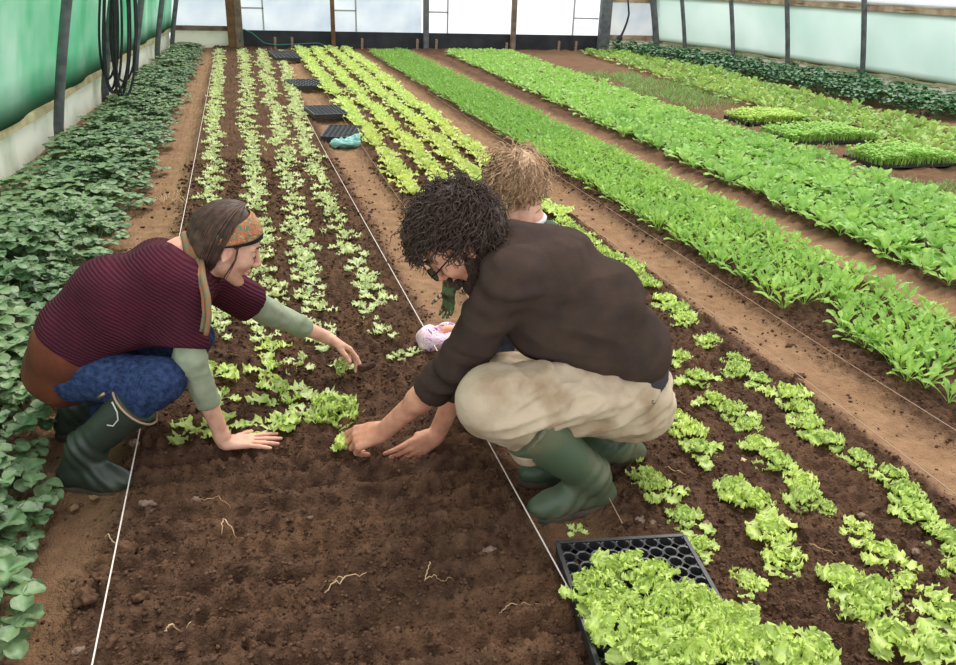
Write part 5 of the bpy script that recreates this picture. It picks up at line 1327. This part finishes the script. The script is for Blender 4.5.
# flower-print cloth bag
bg_ = at(441, 337, 2.86); gz = -0.03
cx_, cy_ = atz(441, 345, 0.0)[:2]
bp_ = [ell((cx_-0.045, cy_, 0.03), (0.062, 0.075, 0.058), None, 0.015), ell((cx_+0.045, cy_-0.03, 0.025), (0.058, 0.07, 0.05), None, 0.015), ell((cx_+0.03, cy_+0.03, 0.045), (0.055, 0.04, 0.045), None, 0.015), ell((cx_-0.005, cy_+0.0, 0.085), (0.028, 0.028, 0.04), None, 0.01, neg=True)]
t = empty('cloth_bag', (cx_, cy_, -0.02)); tag(t, 'small pink and lilac flower-print cloth bag on the soil beside the right string', 'bag')
V, F_ = sdf_mesh(bp_, 0.005); N = vnormals(V, F_); V = V + N*(0.012*(vn3(V, 26)-0.5))[:, None]
wobj('bag_cloth', V, F_, [M['floral']], t)
V, F_ = sdf_mesh([ell((cx_+0.035, cy_-0.005, 0.072), (0.034, 0.026, 0.018), None, 0.01), ell((cx_-0.03, cy_-0.028, 0.045), (0.022, 0.02, 0.026), None, 0.01)], 0.004); V = V + vnormals(V, F_)*(0.006*(vn3(V, 50)-0.5))[:, None]
wobj('lining', V, F_, [M['peach']], t)

# soil crumbs: uncountable litter of small clods over the beds
ico_v = np.array([(0,0,1),(.894,0,.447),(.276,.851,.447),(-.724,.526,.447),(-.724,-.526,.447),(.276,-.851,.447),(.724,.526,-.447),(-.276,.851,-.447),(-.894,0,-.447),(-.276,-.851,-.447),(.724,-.526,-.447),(0,0,-1)])
ico_f = np.array([(0,1,2),(0,2,3),(0,3,4),(0,4,5),(0,5,1),(1,6,2),(2,7,3),(3,8,4),(4,9,5),(5,10,1),(6,7,2),(7,8,3),(8,9,4),(9,10,5),(10,6,1),(6,11,7),(7,11,8),(8,11,9),(9,11,10),(10,11,6)])
def crumbs(n, xr, yr, smin, smax, seed, dens):
    r_ = np.random.RandomState(seed)
    u = r_.rand(n); y = yr[0]*(yr[1]/yr[0])**u; x = r_.uniform(xr[0], xr[1], n)
    keep_ = r_.rand(n) < dens(x, y); x, y = x[keep_], y[keep_]; m = len(x)
    s = smin*(smax/smin)**(r_.rand(m)**2.2)*(1 + 0.25*np.maximum(0, y-2.5))
    z = H(x, y) + s*0.25
    V = ico_v[None]*(s[:, None, None])*r_.uniform(0.6, 1.3, (m, 12, 1))*np.array([1, 1, 0.75])*r_.uniform(0.75, 1.25, (m, 1, 3))
    V = V + np.stack([x, y, z], 1)[:, None]
    F_ = ico_f[None] + (12*np.arange(m))[:, None, None]
    return V.reshape(-1, 3), F_.reshape(-1, 3)
def dens(x, y):
    A, B, R, D, E_ = bedmask(x, y)
    return np.clip(A + 0.8*B + 0.7*R + 0.05, 0, 1)*(0.35 + 0.9*vn(x*6, y*6, 41))
V, F_ = crumbs(110000, (-0.75, 2.7), (1.15, 7.0), 0.0018, 0.0085, 3, dens)
tag(wobj('soil_crumbs', V, F_, [M['clod']], None, True), 'small dark crumbs of soil strewn over the beds', 'soil', None, 'stuff')
# individual stones and clods
rs = np.random.RandomState(8)
stn = [(134, 446, .016, 'pale stone by the left string, beside the boot'), (148, 511, .018, 'pale stone on the soil right of the left string'), (165, 525, .014, 'grey clod below the pale stone'), (126, 555, .03, 'brown clod against the left string'), (86, 602, .028, 'large clod on the bed edge left of the string'),
       (104, 585, .024, 'clod just left of the string near the bottom'), (111, 575, .035, 'largest clod straddling the left string'), (140, 600, .016, 'small clod right of the string near the bottom'), (112, 646, .018, 'clod near the bottom left by the string'), (78, 650, .012, 'small red-brown stone near the bottom left corner'),
       (180, 650, .014, 'small clod at the bottom edge'), (195, 503, .013, 'small stone in the middle of the empty soil'), (488, 552, .02, 'flat stone beside the right string'), (310, 520, .008, 'tiny pale stone in the middle of the empty soil'), (395, 624, .014, 'stone near the bottom right of the empty soil'),
       (640, 520, .014, 'stone right of the near boot heel'), (652, 527, .014, 'stone just behind the near tray'), (705, 527, .012, 'stone between the tray and the lettuces'), (860, 520, .012, 'stone among the right lettuces'), (722, 610, .012, 'stone near the right lettuces'), (915, 555, .01, 'small stone at the right edge'),
       (733, 325, .02, 'dark clod on the bare path'), (800, 373, .022, 'dark clod in the middle of the bare path'), (745, 300, .014, 'small clod high on the bare path'), (790, 340, .012, 'small clod on the path by the string')]
for px, py, r_, lab in stn:
    p = atz(px, py, 0.0); z = float(H(np.array([p[0]]), np.array([p[1]]))[0])
    V, F_ = sdf_mesh([ell((p[0], p[1], z + r_*0.35), (r_*rs.uniform(0.9, 1.3), r_*rs.uniform(0.7, 1), r_*rs.uniform(0.5, 0.7)), None, 0.004), ell((p[0]+r_*0.4, p[1]+r_*0.2, z + r_*0.3), (r_*0.7, r_*0.6, r_*0.5), None, 0.004)], max(0.0022, r_/8))
    V = V + vnormals(V, F_)*(r_*0.9*(vn3(V, 1.2/r_)-0.5) + r_*0.6*(vn3(V, 3/r_)-0.5))[:, None]
    tag(wobj('clod' if 'clod' in lab else 'stone', V, F_, [M['clod'] if 'clod' in lab else M['stone']]), lab, 'clod' if 'clod' in lab else 'stone', 'stones and clods')
# pale roots and straw lying on the soil
def root(px, label, r=0.0016, nm='root'):
    P = np.array([atz(a, b, 0.0) for a, b in px]); n = 18; t = np.linspace(0, 1, len(P)); tt = np.linspace(0, 1, n)
    Q_ = np.stack([np.interp(tt, t, P[:, i]) for i in range(3)], 1); Q_[:, 2] = H(Q_[:, 0], Q_[:, 1]) + 0.006 + 0.004*np.sin(tt*5)
    Q_[:, :2] += np.random.RandomState(len(label)).normal(0, 0.0015, (n, 2))
    mb = MB(); mb.tube(Q_, np.linspace(r, r*0.5, n), 6)
    return mb
def root_thing(pxs, label, r=0.0016):
    mb = root(pxs[0], label, r)
    for q in pxs[1:]:
        m2 = root(q, label+'x', r*0.7)
        for v_, in zip(m2.v): mb.add(v_, m2.f)
    tag(mb.build('root', M['root'], smooth=True), label, 'root', 'pale roots on the soil')
root_thing([[(222, 533), (224, 525), (232, 531), (240, 534), (252, 533)]], 'pale forked root left of centre on the empty soil', 0.0018)
root_thing([[(425, 582), (430, 573), (428, 562)], [(425, 582), (440, 583), (455, 580)]], 'pale root standing up near the middle of the soil', 0.0018)
root_thing([[(325, 596), (338, 590), (350, 583), (365, 580), (372, 573)], [(345, 585), (335, 582), (325, 584)]], 'branching pale root in the lower middle of the soil', 0.002)
root_thing([[(166, 638), (175, 634), (192, 626)]], 'short pale root near the bottom left of the bed', 0.0024)
root_thing([[(500, 610), (512, 607), (540, 609)]], 'thin root beside the right string at the bottom', 0.0014)
root_thing([[(190, 500), (215, 502), (230, 509)]], 'thin pale fibre under the pressed hand', 0.0012)
root_thing([[(802, 545), (820, 550), (848, 560)]], 'thin root curving between the right lettuces', 0.0015)
root_thing([[(665, 468), (680, 475), (686, 478)]], 'short root near the inner lettuces behind the man', 0.0014)
root_thing([[(105, 540), (115, 545), (126, 543)]], 'straw scrap lying across the left string', 0.002)
# dry leaf scraps on the left path and weeds at the strip edge
for px, py, s_, m_ in [(262, 357, 0.03, 'deadleaf'), (98, 490, 0.03, 'deadleaf'), (60, 470, 0.045, 'deadleaf'), (30, 440, 0.05, 'deadleaf'), (20, 395, 0.05, 'deadleaf'), (745, 463, 0.02, 'root'), (772, 458, 0.014, 'root'), (326, 470, 0.012, 'root'), (70, 505, 0.03, 'deadleaf'), (15, 655, 0.04, 'deadleaf')]:
    p = atz(px, py, 0.0); pm = PM(); pm.add(leaf(np.random.RandomState(px), s_, s_*0.45, px*1.0, 0.25, 0.6, 'round', 8, 5, cup=0.4, stem=0.1, ruff=0.003, freq=2, base=(p[0], p[1], Hs(p[0], p[1]) + 0.012)))
    V, Q_, a = pm.arrays(-1)
    tag(wobj('dry_leaf', V, Q_, [M[m_]], None, True, None, {'rib': a}), 'curled dry leaf scrap lying on the soil', 'dry leaf', 'dry leaf scraps')
# sparse straw tuft beside the strip, behind the woman
mb = MB(); rs = np.random.RandomState(3); p = atz(172, 198, 0.0)
for i in range(26):
    a = rs.uniform(0, 6.28); l = rs.uniform(0.06, 0.16); b = p + np.array([rs.normal(0, 0.05), rs.normal(0, 0.06), 0]); b[2] = Hs(b[0], b[1])
    mb.tube([b, b + np.array([math.cos(a)*l*0.5, math.sin(a)*l*0.5, 0.05]), b + np.array([math.cos(a)*l, math.sin(a)*l, 0.012])], 0.002, 5)
tag(mb.build('straw_tuft', M['root'], smooth=True), 'tuft of pale dry straw at the edge of the left foliage strip', 'straw', None, 'stuff')
